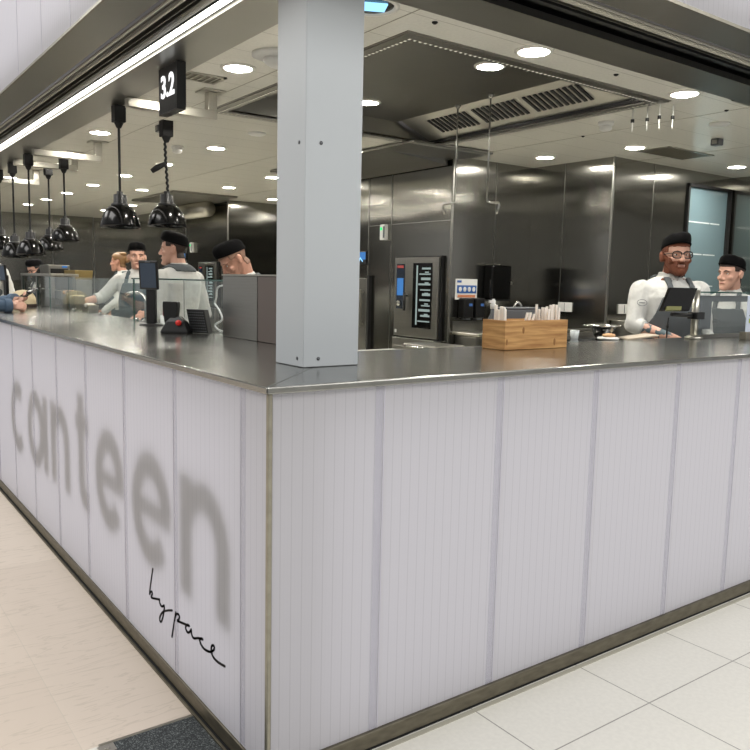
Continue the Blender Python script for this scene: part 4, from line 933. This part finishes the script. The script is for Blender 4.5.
MB().box(1.75, 3.15, 2.4, 3.3, .84, .88).build('bench_top', M['mid_steel'], ib, .004)
MB().box(1.8, 3.1, 2.45, 3.25, .05, .84).build('cabinet', M['matt_black'], ib)
for i, (x, y, z) in enumerate(((2.0, 2.75, .881), (2.0, 2.75, .911), (2.55, 2.85, .881))):
    t = thing('baking_tray', ['lower pale baking tray on the island bench nearest the column', 'upper pale baking tray on the island bench nearest the column', 'pale baking tray on the island bench below the combi oven'][i], 'tray', (x, y, z), 0, 'baking trays on the island bench')
    MB().box(x-.22, x+.22, y-.2, y+.25, z, z+.008).build('base', M['bright_steel'], t, .002)
    MB().box(x-.23, x+.23, y-.21, y-.20, z, z+.024).box(x-.23, x+.23, y+.25, y+.26, z, z+.024).box(x-.23, x-.22, y-.2, y+.25, z, z+.024).box(x+.22, x+.23, y-.2, y+.25, z, z+.024).build('rim', M['white_plastic'], t)
sb2 = thing('floor_sink', 'dark steel pan on the island bench under the combi oven window', 'pan', (2.95, 2.8, .881))
MB().box(2.8, 3.1, 2.6, 3.0, .881, .96).build('pan_body', M['dark_steel'], sb2, .01); MB().tube([(2.8, 2.7, .94), (2.72, 2.7, .95), (2.72, 2.85, .95), (2.8, 2.85, .94)], .008).build('handle', M['chrome'], sb2)
sb2.name = 'roasting_pan'

# ------------------------------------------------------------------ people
def evaluated(m, voxel, smooth, name):
    me = m.mesh(name, [], (0, 0, 0)); o = bpy.data.objects.new('tmp', me); COL.objects.link(o)
    r = o.modifiers.new('r', 'REMESH'); r.mode = 'VOXEL'; r.voxel_size = voxel; r.use_smooth_shade = True
    if smooth: s = o.modifiers.new('s', 'SMOOTH'); s.factor = .5; s.iterations = smooth
    dg = bpy.context.evaluated_depsgraph_get(); out = bpy.data.meshes.new_from_object(o.evaluated_get(dg)); bpy.data.objects.remove(o)
    for p in out.polygons: p.use_smooth = True
    return out
def link_mesh(name, me, mat, parent):
    me.materials.clear(); me.materials.append(mat); me.name = name
    o = bpy.data.objects.new(name, me); COL.objects.link(o); o.parent = parent; return o
def patch(src, pred, off, mat, name, parent, noise=0, th=None):
    """a closed shell lifted off a part of another surface (hair, bib, strap)"""
    bm = bmesh.new(); bm.from_mesh(src)
    kill = [f for f in bm.faces if not pred(f.calc_center_median())]
    bmesh.ops.delete(bm, geom=kill, context='FACES')
    if not bm.faces: bm.free(); return None
    # smooth the cut edge a little
    for _ in range(3):
        new = {}
        for v in bm.verts:
            e = [x for x in v.link_edges if x.is_boundary]
            if len(e) == 2: new[v] = (e[0].other_vert(v).co+e[1].other_vert(v).co+v.co*2)/4
        for v, c in new.items(): v.co = c
    bm.normal_update()
    ns = {v: v.normal.copy() for v in bm.verts}
    for v in bm.verts: v.co += ns[v]*(off+(random.uniform(-noise, noise) if noise else 0))
    me = bpy.data.meshes.new(name); bm.to_mesh(me); bm.free()
    for p in me.polygons: p.use_smooth = True
    o = link_mesh(name, me, mat, parent); s = o.modifiers.new('s', 'SOLIDIFY'); s.thickness = th or off; s.offset = -1
    return o
def hand_prims(m, wrist, d, palm_n, side, curl=.5, s=1.):
    """five fingers; d = hand direction, palm_n = palm normal, side = thumb side direction"""
    w = V(wrist); d = V(d).normalized(); n = V(palm_n); n = (n-d*n.dot(d)).normalized(); t = V(side); t = (t-d*t.dot(d)-n*t.dot(n)).normalized()
    m.cap(w-d*.03, w+d*.02, .027*s, .028*s)
    for q in (-.026, -.009, .009, .026): m.cap(w+d*.015+t*q*.7*s, w+d*.085*s+t*q*s, .015*s, .0125*s, 8)
    for q, L, c in ((.029, .072, 0), (.010, .08, .05), (-.010, .075, .1), (-.028, .058, .18)):
        p = w+d*.085*s+t*q*s; ang = 0; seg = (.42, .33, .27)
        for i, f in enumerate(seg):
            ang += (curl+c)*(.9, 1.1, .8)[i]
            dd = d*math.cos(ang)+n*math.sin(ang)+t*(q*.8 if curl < .4 else 0)
            p2 = p+dd.normalized()*L*f*s; m.cap(p, p2, (.0105-.001*i)*s, (.0098-.001*i)*s, 8); p = p2
    p = w+d*.02*s+t*.028*s; q1 = p+(d*.6+t*.7+n*.35).normalized()*.042*s; q2 = q1+(d*.85+t*.15+n*(.3+.4*curl)).normalized()*.033*s; q3 = q2+(d*.9-t*.1*curl+n*(.3+.5*curl)).normalized()*.026*s
    m.cap(p, q1, .0155*s, .0125*s, 8); m.cap(q1, q2, .0125*s, .011*s, 8); m.cap(q2, q3, .011*s, .009*s, 8)
HEADR = [(-.121, .017, -.083, -.05), (-.112, .028, -.092, -.035), (-.095, .041, -.094, -.015), (-.075, .051, -.092, .0), (-.055, .058, -.09, .03), (-.03, .065, -.088, .062), (0, .071, -.083, .083), (.028, .075, -.09, .096), (.06, .075, -.083, .098), (.085, .066, -.068, .088), (.104, .045, -.04, .062), (.113, .02, -.01, .03)]
def person(label, loc, yaw, h=1.78, lean=0, hyaw=0, hpitch=0, arms=None, skin='skin', jacket='jacket', apron='apron', cap=1, beard=None, hair='brown_hair', glasses=False, vox=.006, at=None, logo=None, build=1., sleeve=(1., 1.), trousers='trousers', hroll=0, stubble=None, capmat='cap', straps=True, head_shift=(0, 0), bun=False):
    k = h/1.78
    if at:
        # the head centre is given: find the height and the spot for the feet
        def hc0(k): P = V((0, 0, .96*k)); return P+Matrix.Rotation(lean, 3, 'X')@(V((0, -.03, 1.618))*k-P)
        k = at[2]/hc0(1).z; q0 = Matrix.Rotation(yaw, 3, 'Z')@hc0(k); loc = (at[0]-q0.x, at[1]-q0.y)
    root = thing('person', label, 'person', (loc[0], loc[1], loc[2] if len(loc) > 2 else 0), yaw)
    B = build
    # joints, person faces -Y
    P0 = V((0, 0, .96*k)); RL = Matrix.Rotation(-lean, 3, 'X') if False else Matrix.Rotation(lean, 3, 'X')
    def up(p): return P0+RL@(V(p)*k-P0)
    hc = up((0, -.03, 1.618)) + V((head_shift[0], head_shift[1], 0))
    nb = up((0, .025, 1.47)); 
    RH = Matrix.Rotation(hyaw, 3, 'Z')@Matrix.Rotation(hpitch, 3, 'X')@Matrix.Rotation(hroll, 3, 'Y')
    def hd_(p): return hc+RH@(V(p)*k)
    def hl(c): return (RH.transposed()@(c-hc))/k   # into head space
    def torso(m, g):
        rs = []
        for z, rx, ry, cy in ((.86, .10, .09, .01), (.90, .155, .115, .01), (.97, .17, .125, .01), (1.06, .16, .118, .0), (1.16, .158, .118, -.005), (1.27, .172, .125, -.005), (1.36, .182, .122, .005), (1.42, .165, .105, .012), (1.465, .11, .08, .02), (1.49, .065, .06, .025)):
            rs.append([up((( (rx*B+g)*math.copysign(abs(math.cos(a))**.85, math.cos(a))), cy+(ry*B+g)*math.copysign(abs(math.sin(a))**.85, math.sin(a)), z)) for a in [2*PI*i/28 for i in range(28)]])
        m.rings(rs)
    dA = {'L': dict(sh=(-.18, .01, 1.395), el=(-.25, .04, 1.13), wr=(-.21, -.16, .99), d=(.1, -.6, -.8), n=(.8, 0, -.2)), 'R': dict(sh=(.18, .01, 1.395), el=(.25, .04, 1.13), wr=(.21, -.16, .99), d=(-.1, -.6, -.8), n=(-.8, 0, -.2))}
    for s_ in ('L', 'R'):
        if arms and s_ in arms: dA[s_].update(arms[s_])
    J = {}
    for s_, sg_ in (('L', -1), ('R', 1)):
        a = dA[s_]; sh = V(a['sh']); sh.x *= (B*.9+.1)
        J[s_] = (up(sh), up(a['el']) if not a.get('abs') else V(a['el']), up(a['wr']) if not a.get('abs') else V(a['wr']))
    def limbs(m, g, upto=None, legs=True):
        for i, s_ in enumerate(('L', 'R')):
            sh, el, wr = J[s_]; f = 1. if upto is None else upto[i]
            m.cap(sh, el, .054*k*B+g, .042*k+g)
            if f > 0: m.cap(el, el.lerp(wr, f), .043*k+g*.9, (.043+(.029-.043)*f)*k+g*.9)
            m.cap(up((0, .01, 1.40)), sh, .07*k+g, .050*k+g)
    # --- body
    m = MB(); torso(m, 0); limbs(m, 0)
    m.cap(nb, hd_((0, .02, -.06)), .058*k, .056*k)
    m.cap(up((0, .03, 1.43)), nb, .075*k, .06*k)
    for sg_ in (-1, 1):
        m.cap((sg_*.09*k, 0, .9*k), (sg_*.10*k, -.01, .5*k), .082*k, .055*k); m.cap((sg_*.10*k, -.01, .5*k), (sg_*.105*k, .02, .08*k), .055*k, .038*k)
        m.cap((sg_*.105*k, .03, .05*k), (sg_*.12*k, -.13*k, .035*k), .036*k, .03*k)
    for s_, sg_ in (('L', -1), ('R', 1)):
        a = dA[s_]; hand_prims(m, J[s_][2], a['d'], a['n'], a.get('t', (-sg_*1, -.5, .4)), a.get('curl', .45), k)
    rs = []
    for z, rx, yf, yb in HEADR:
        cy = (yf+yb)/2; ry = (yb-yf)/2
        rs.append([hd_((rx*math.cos(t_), cy+ry*math.copysign(abs(math.sin(t_))**.9, math.sin(t_)), z)) for t_ in [2*PI*i/28 for i in range(28)]])
    m.rings(rs)
    m.cap(hd_((0, -.088, .014)), hd_((0, -.110, -.030)), .0085*k, .0125*k)          # nose
    for sg_ in (-1, 1):
        m.ell(hd_((sg_*.012, -.098, -.036)), (.009*k, .011*k, .008*k), n=10)
        m.cap(hd_((sg_*.016, -.087, .024)), hd_((sg_*.05, -.070, .022)), .0075*k, .0065*k)   # brow
        m.ell(hd_((sg_*.046, -.062, -.028)), (.02*k, .018*k, .018*k), n=12)     # cheek
        m.rings([[hd_((sg_*(.070+t0), .012+.018*math.cos(a)*sc+.008*math.sin(a), -.008+.031*math.sin(a)*sc)) for a in [2*PI*i/12 for i in range(12)]] for t0, sc in ((0, .6), (.008, .9), (.016, 1.0), (.02, .8))])  # ear
    m.cap(hd_((-.018, -.091, -.064)), hd_((.018, -.091, -.064)), .008*k, .008*k)      # mouth
    m.ell(hd_((0, -.088, -.103)), (.02*k, .014*k, .016*k), n=12)
    body = evaluated(m, vox, 3, 'body'); bo = link_mesh('body', body, M[skin], root)
    bvh = BVHTree.FromPolygons([v.co for v in body.vertices], [p.vertices[:] for p in body.polygons])
    def face(x, z, off=0):
        o_ = hd_((x, -.25, z)); dr_ = RH@V((0, 1, 0)); hit = bvh.ray_cast(o_, dr_, 1)
        return (hit[0] if hit[0] else hd_((x, -.085, z)))-dr_*off*k
    f = RH
    # eyes, brows, lips
    for sg_ in (-1, 1):
        p = face(sg_*.031, .003, -.001); m = MB(); m.ell(p, (.0135*k, .004*k, .0058*k), R=RH, n=12); eo = m.build('eye', M['eye_white'], root, world=False)
        m = MB(); m.ell(p-RH@V((0, .003, 0))*k, (.0052*k, .002*k, .0052*k), R=RH, n=10); m.build('iris', M['iris'], eo, world=False)
        m = MB(); m.tube([face(sg_*.014, .021, .001), face(sg_*.03, .026, .001), face(sg_*.049, .021, .001)], [.003*k, .0042*k, .002*k], 6); m.build('eyebrow', M[hair if hair else 'brown_hair'], root, world=False)
    m = MB(); m.tube([face(x, -.065+abs(x)*.04, -.001 if not beard else -.003) for x in (-.024, -.014, -.005, .005, .014, .024)], [.0015*k, .0035*k, .0045*k, .0045*k, .0035*k, .0015*k], 8); m.build('mouth', M['lip'], root, world=False)
    if beard:
        def pb(c):
            q = hl(c)
            if abs(q.x) > .095 or q.y > .03 or q.z < -.16: return False
            lim = -.036 if abs(q.x) < .052 else -.036+(abs(q.x)-.052)*2.2
            if q.z > lim: return False
            if q.z < -.11 and q.y > -.02: return False
            if abs(q.x) < .022 and -.073 < q.z < -.056: return False
            return (q.y < .02)
        patch(body, pb, .008*k, M[beard], 'beard', root, noise=.0015)
    if stubble:
        patch(body, lambda c: (lambda q: q.z < -.045 and q.z > -.13 and q.y < .03 and abs(q.x) < .09)(hl(c)), .0015, M[stubble], 'stubble', root)
    if hair:
        def phr(c):
            q = hl(c)
            if abs(q.x) > .1 or q.z > .15 or q.z < -.075 or abs(q.y) > .14: return False
            ear = abs(q.x) > .074 and -.045 < q.z < .03 and -.01 < q.y < .04
            if ear: return False
            if q.z > .06: return q.y > -.085 or True
            if q.y > .035: return q.z > -.07+.0*q.y
            if q.y > -.04: return q.z > .02
            return q.z > .055
        patch(body, phr, (.004 if cap else .012)*k, M[hair], 'hair', root, noise=.0008)
        if bun: m = MB(); m.ell(hd_((0, .105, .03)), (.045, .04, .045), n=14); m.ell(hd_((.02, .06, .10)), (.05, .05, .03), n=14); m.build('hair_bun', M[hair], root, world=False)
    if cap:
        rs = []; slump = cap-1
        for z, rx, yf, yb, sx in ((.034, .079, -.092, .106, 0), (.034, .083, -.096, .109, 0), (.058, .083, -.096, .110, 0), (.066, .084, -.094, .112, .003), (.088, .083, -.088, .114, .006), (.108, .076, -.074, .106, .01), (.120, .055, -.05, .085, .012), (.125, .02, -.01, .035, .012)):
            cy = (yf+yb)/2; ry = (yb-yf)/2
            rs.append([hd_((rx*math.cos(a)+sx*slump*2, cy+ry*math.sin(a), z-.30*(cy+ry*math.sin(a))+.012+(slump*.035*max(0, math.cos(a))*(z-.03)/.09)+.0025*math.sin(a*7)*(z > .06))) for a in [2*PI*i/36 for i in range(36)]])
        rs2 = [[hd_(((rx_*.93)*math.cos(a), .006+.094*math.sin(a), .05-.30*(.006+.094*math.sin(a))+.012)) for a in [2*PI*i/36 for i in range(36)]] for rx_ in (.08, .02)]
        m = MB(); m.rings(rs2[::-1]+rs); cpo = m.build('cap', M[capmat], root, world=False); sb_ = cpo.modifiers.new('s', 'SUBSURF'); sb_.levels = 1; sb_.render_levels = 1
        m = MB(); m.tube([hd_((.0845*math.cos(a), .0065+.1035*math.sin(a), .046-.30*(.0065+.1035*math.sin(a))+.012)) for a in [2*PI*i/36 for i in range(36)]], .0022, 6, closed=True); m.build('cap_seam', M[capmat], cpo, world=False)
    if glasses:
        m = MB()
        for sg_ in (-1, 1):
            yv = -.104
            m.tube([hd_((sg_*.034+.028*math.copysign(abs(math.cos(a))**.7, math.cos(a)), yv+.006*abs(math.cos(a)), .002+.020*math.copysign(abs(math.sin(a))**.7, math.sin(a)))) for a in [2*PI*i/22 for i in range(22)]], .0036, 6, closed=True)
            m.tube([hd_((sg_*.058, -.101, .012)), hd_((sg_*.074, -.06, .010)), hd_((sg_*.083, .0, .006)), hd_((sg_*.08, .02, .0))], .0026, 6)
        m.tube([hd_((-.009, -.105, .006)), hd_((0, -.112, .009)), hd_((.009, -.105, .006))], .0025, 6)
        m.build('glasses', M['matt_black'], root, world=False)
    # --- jacket
    g = .014
    m = MB(); torso(m, g); limbs(m, g, sleeve)
    m.rings([[up((rx*B*math.cos(a), .022+ry*math.sin(a)-.0, z)) for a in [2*PI*i/24 for i in range(24)]] for rx, ry, z in ((.09, .08, 1.44), (.076, .072, 1.475), (.068, .066, 1.505), (.066, .064, 1.515))])   # standing collar
    m.rings([[up(((rx*B)*math.cos(a), ry*B*math.sin(a)+.01, z)) for a in [2*PI*i/28 for i in range(28)]] for rx, ry, z in ((.19, .145, .80), (.192, .147, .84), (.18, .135, .98), (.165, .12, 1.0))])
    jk = evaluated(m, max(vox, .007), 2, 'jacket'); jo = link_mesh('jacket', jk, M[jacket], root)
    # folds
    md = jo.modifiers.new('folds', 'DISPLACE'); tx = bpy.data.textures.get('fold_noise') or bpy.data.textures.new('fold_noise', 'CLOUDS'); tx.noise_scale = .09; tx.noise_depth = 2; md.texture = tx; md.strength = .018; md.mid_level = .5; md.texture_coords = 'LOCAL'
    RLt = RL.transposed()
    def bl(c): return (RLt@(c-P0)+P0)/k
    for i, s_ in enumerate(('L', 'R')):
        sh, el, wr = J[s_]
        if 0 < sleeve[i] < .99:
            c = el.lerp(wr, sleeve[i]); dq = (wr-el).normalized(); m = MB(); m.cyl(c-dq*.02, c+dq*.03, .054*k, .052*k, 20); m.build('rolled_cuff', M[jacket], root, .004, world=False)
    if straps == 'neck':
        patch(jk, lambda c: (lambda q: 1.45 < q.z < 1.50 and abs(q.x) < .1)(bl(c)), .012, M[apron], 'apron_strap', root)
    if apron:
        def pa(c):
            q = bl(c)
            if q.y > .03 and q.z > 1.02: return False
            if q.z < .80 or q.z > 1.36: return q.z < .86 and False
            wdt = .19*B if q.z < 1.1 else .19*B-(q.z-1.1)*.32
            if abs(q.x) > wdt: return False
            return q.y < (.1 if q.z < 1.0 else -.04)
        patch(jk, pa, .013, M[apron], 'apron', root)
        if straps is True:
            def pst(c):
                q = bl(c)
                if q.z < 1.33: return False
                e = abs(abs(q.x)-(.055+.02*(1.5-q.z)*4+.012)) 
                return e < .016 and q.z < 1.475+.0 or (1.455 < q.z < 1.49 and q.y > .03 and abs(q.x) < .095)
            patch(jk, pst, .012, M[apron], 'apron_strap', root)
        m = MB(); m.rings([[up(((.20*B)*math.cos(a), .155*B*math.sin(a)+.005, z)) for a in [2*PI*i/28 for i in range(28)]] for z in (.52, .8, .97)], cap=False)
        sk_ = m.build('apron_skirt', M[apron], root, world=False); so = sk_.modifiers.new('s', 'SOLIDIFY'); so.thickness = .006
    if logo:
        for (x, z) in logo:
            hit = BVHTree.FromPolygons([v.co for v in jk.vertices], [p.vertices[:] for p in jk.polygons]).ray_cast(up((x, -.6, z)), RL@V((0, 1, 0)))
            if hit[0]:
                q = hit[1].to_track_quat('Z', 'Y'); c = hit[0]+hit[1]*.016
                m = MB(); m.tube([c+q@V((.026*math.cos(a), .019*math.sin(a), 0)) for a in [2*PI*i/20 for i in range(20)]], .0018, 6, closed=True)
                m.tube([c+q@V((-.014, 0, 0)), c+q@V((.014, 0, 0))], .0022, 6); m.build('embroidered_badge', M['grey_plastic' if x < 0 else 'white_plastic'], root, world=False)
    # --- trousers and shoes
    m = MB()
    for sg_ in (-1, 1):
        m.cap((sg_*.085*k, .0, .86*k), (sg_*.10*k, -.01, .5*k), .098*k*B, .072*k); m.cap((sg_*.10*k, -.01, .5*k), (sg_*.105*k, .02, .10*k), .072*k, .056*k)
    m.cap((-.07*k, .01, .9*k), (.07*k, .01, .9*k), .12*k*B, .12*k*B)
    link_mesh('trousers', evaluated(m, .012, 2, 'trousers'), M[trousers], root)
    for sg_ in (-1, 1):
        m = MB(); m.cap((sg_*.108*k, .035, .052*k), (sg_*.125*k, -.15*k, .045*k), .048*k, .044*k); link_mesh('shoe', evaluated(m, .01, 2, 'shoe'), M['shoe'], root)
    return root, J, hd_, up
def R(a): return math.radians(a)

pA = person('bearded chef in glasses and black cap standing at the till tablet', (0, 0), R(-26), at=(3.494, 1.101, 1.638), hyaw=R(-8), build=1.1, beard='ginger', hair='ginger', glasses=True, cap=1.25, vox=.0055,
     arms={'L': dict(el=(-.27, -.05, 1.185), wr=(-.08, -.25, 1.10), d=(.1, -1, -.25), n=(.3, 0, -1), t=(1, 0, 0)), 'R': dict(el=(.27, .02, 1.12), wr=(.17, -.22, 1.03))}, sleeve=(.12, .7), logo=None)
root, J, hd_, up_ = pA
sh, el, wr = J['L']
# forearm tattoo: inked bands following the arm
body = [c for c in root.children if c.name.startswith('body')][0]
def near_seg(c, a, b, s0, s1):
    t = (c-a).dot(b-a)/(b-a).length_squared; d = (c-(a+(b-a)*t)).length
    return s0 < t < s1 and d < .07
patch(body.data, lambda c: near_seg(c, el, wr, .15, .95), .0012, M['tattoo'], 'tattoo', root)
bv = BVHTree.FromPolygons([v.co for v in [c for c in root.children if c.name.startswith('jacket')][0].data.vertices], [p.vertices[:] for p in [c for c in root.children if c.name.startswith('jacket')][0].data.polygons])
hit = bv.ray_cast(sh.lerp(el, .35)+V((-.12, -.5, 0)), V((.12, .5, 0)).normalized())
if hit[0]:
    q = hit[1].to_track_quat('Z', 'Y'); c = hit[0]+hit[1]*.006
    mm = MB(); mm.tube([c+q@V((.032*math.cos(a), .02*math.sin(a), 0)) for a in [2*PI*i/20 for i in range(20)]], .0016, 6, closed=True); mm.tube([c+q@V((-.02, 0, 0)), c+q@V((.02, 0, 0))], .002, 6)
    mm.build('sleeve_badge', M['grey_plastic'], root, world=False)
mm = MB(); cc = up_((0.0, -.105, 1.49)); mm.obox(cc, (.014, .004, 0), (0, .008, 0), (.006, 0, .008)); mm.build('collar_clip', M['matt_black'], root, world=False)

pB = person('chef in black cap looking left behind the right glass guard, badge on grey apron bib', (0, 0), R(-70), at=(4.30, 1.18, 1.542), hyaw=R(-32), hpitch=R(2), build=1.02, skin='skin', hair='brown_hair', stubble=None, logo=[(-.06, 1.27)], vox=.0055)
p3 = person('chef with cropped hair bending his head down behind the steel screen', (0, 0), R(-92), at=(1.272, 2.847, 1.556), lean=R(14), hyaw=R(-8), hpitch=R(40), build=1.05, hair='grey_hair', skin='skin2', vox=.0055, head_shift=(.0, .0))
p2 = person('chef seen from behind with dark hair and black cap, face turned left in profile', (0, 0), R(-158), at=(1.335, 4.044, 1.650), hyaw=R(30), hpitch=R(2), hair='brown_hair', vox=.006, straps='neck')
p1 = person('young chef facing the camera beside the tablet, blue grey apron', (0, 0), R(-36), at=(1.616, 5.712, 1.625), hyaw=R(20), hpitch=R(0), hair='black_hair', apron='bluegrey_apron', vox=.007, sleeve=(.15, .15),
     arms={'L': dict(el=(-.34, -.05, 1.22), wr=(-.52, -.24, 1.16), d=(-.7, -.7, -.1), n=(0, -.2, -1)), 'R': dict(el=(.27, -.04, 1.14), wr=(.08, -.24, 1.06))})
p0 = person('fair haired woman with pinned up hair seen in profile far behind the young chef', (0, 0), R(-125), at=(2.283, 8.342, 1.62), hyaw=R(-5), hair='blonde', cap=0, apron='bluegrey_apron', skin='skin2', vox=.009, bun=True, build=.88)
p4 = person('bearded cook in black cap bending over behind the left display cabinet', (0, 0), R(-75), at=(1.19, 8.0, 1.495), lean=R(16), hyaw=R(5), hpitch=R(22), beard='black_hair', hair='black_hair', glasses=True, vox=.008)
p5 = person('cook in a white jacket cut by the left photo edge', (0, 0), R(-70), at=(1.13, 10.4, 1.68), lean=R(6), hpitch=R(10), hair='brown_hair', vox=.009)
# customer at the left counter
pc = person('customer in a blue denim shirt leaning on the left counter, holding a phone', (-.22, 4.70), R(62), 1.74, jacket='denim', apron=None, cap=0, hair='brown_hair', vox=.006, lean=R(8), sleeve=(.93, .95), hpitch=R(18),
     arms={'R': dict(abs=1, el=(.28, -.24, 1.20), wr=(.12, -.50, 1.235), d=(-.3, -.9, .05), n=(-.4, 0, .9), t=(-.5, .3, .8), curl=.6), 'L': dict(abs=1, el=(-.25, -.26, 1.20), wr=(-.07, -.53, 1.20), d=(.15, -1, -.02), n=(.7, .1, -.6), t=(.6, 0, .7), curl=1.1)})
root, J, hd_, up_ = pc
Rz = Matrix.Rotation(R(62), 3, 'Z'); wl = Rz@(J['R'][2]+V((-.03, -.12, .05)))+V((-.22, 4.70, 0))
phn = thing('phone', 'dark phone held above the counter by the customer', 'phone', tuple(wl), R(62))
MB().obox((0, 0, .012), (.055, -.03, .03), (.016, .03, 0), (-.0015, 0, .004)).build('case', M['gloss_black'], phn, .003, world=False)
MB().obox((.012, -.002, .024), (.012, -.006, .006), (.007, .012, 0), (-.0004, 0, .001)).build('screen_glow', M['white_plastic'], phn, world=False)

# ------------------------------------------------------------------ light
w = bpy.data.worlds.new('world'); scene.world = w; w.use_nodes = True
w.node_tree.nodes['Background'].inputs[0].default_value = (1, .985, .96, 1); w.node_tree.nodes['Background'].inputs[1].default_value = .37
def area(name, loc, size, power, col=(1, .98, .95), rot=(0, 0, 0)):
    l = bpy.data.lights.new(name, 'AREA'); l.shape = 'SQUARE'; l.size = size; l.energy = power; l.color = col
    o = bpy.data.objects.new(name, l); COL.objects.link(o); o.location = loc; o.rotation_euler = rot; return o
area('hall_light', (-3.5, 2.5, 5.0), 3, 200)
area('hall_light', (1.5, -3.8, 5.0), 3, 200)
area('hall_light', (5.5, -3.8, 5.0), 3, 160)
area('hall_light', (-3.5, 7.5, 5.0), 3, 160)

scene.view_settings.view_transform = 'Standard'; scene.view_settings.look = 'None'; scene.view_settings.gamma = 1; scene.view_settings.use_curve_mapping = False
scene.view_settings.exposure = .22
scene.cycles.sample_clamp_indirect = 6; scene.cycles.sample_clamp_direct = 0; scene.cycles.max_bounces = 10; scene.cycles.transparent_max_bounces = 16
scene.cycles.use_denoising = True
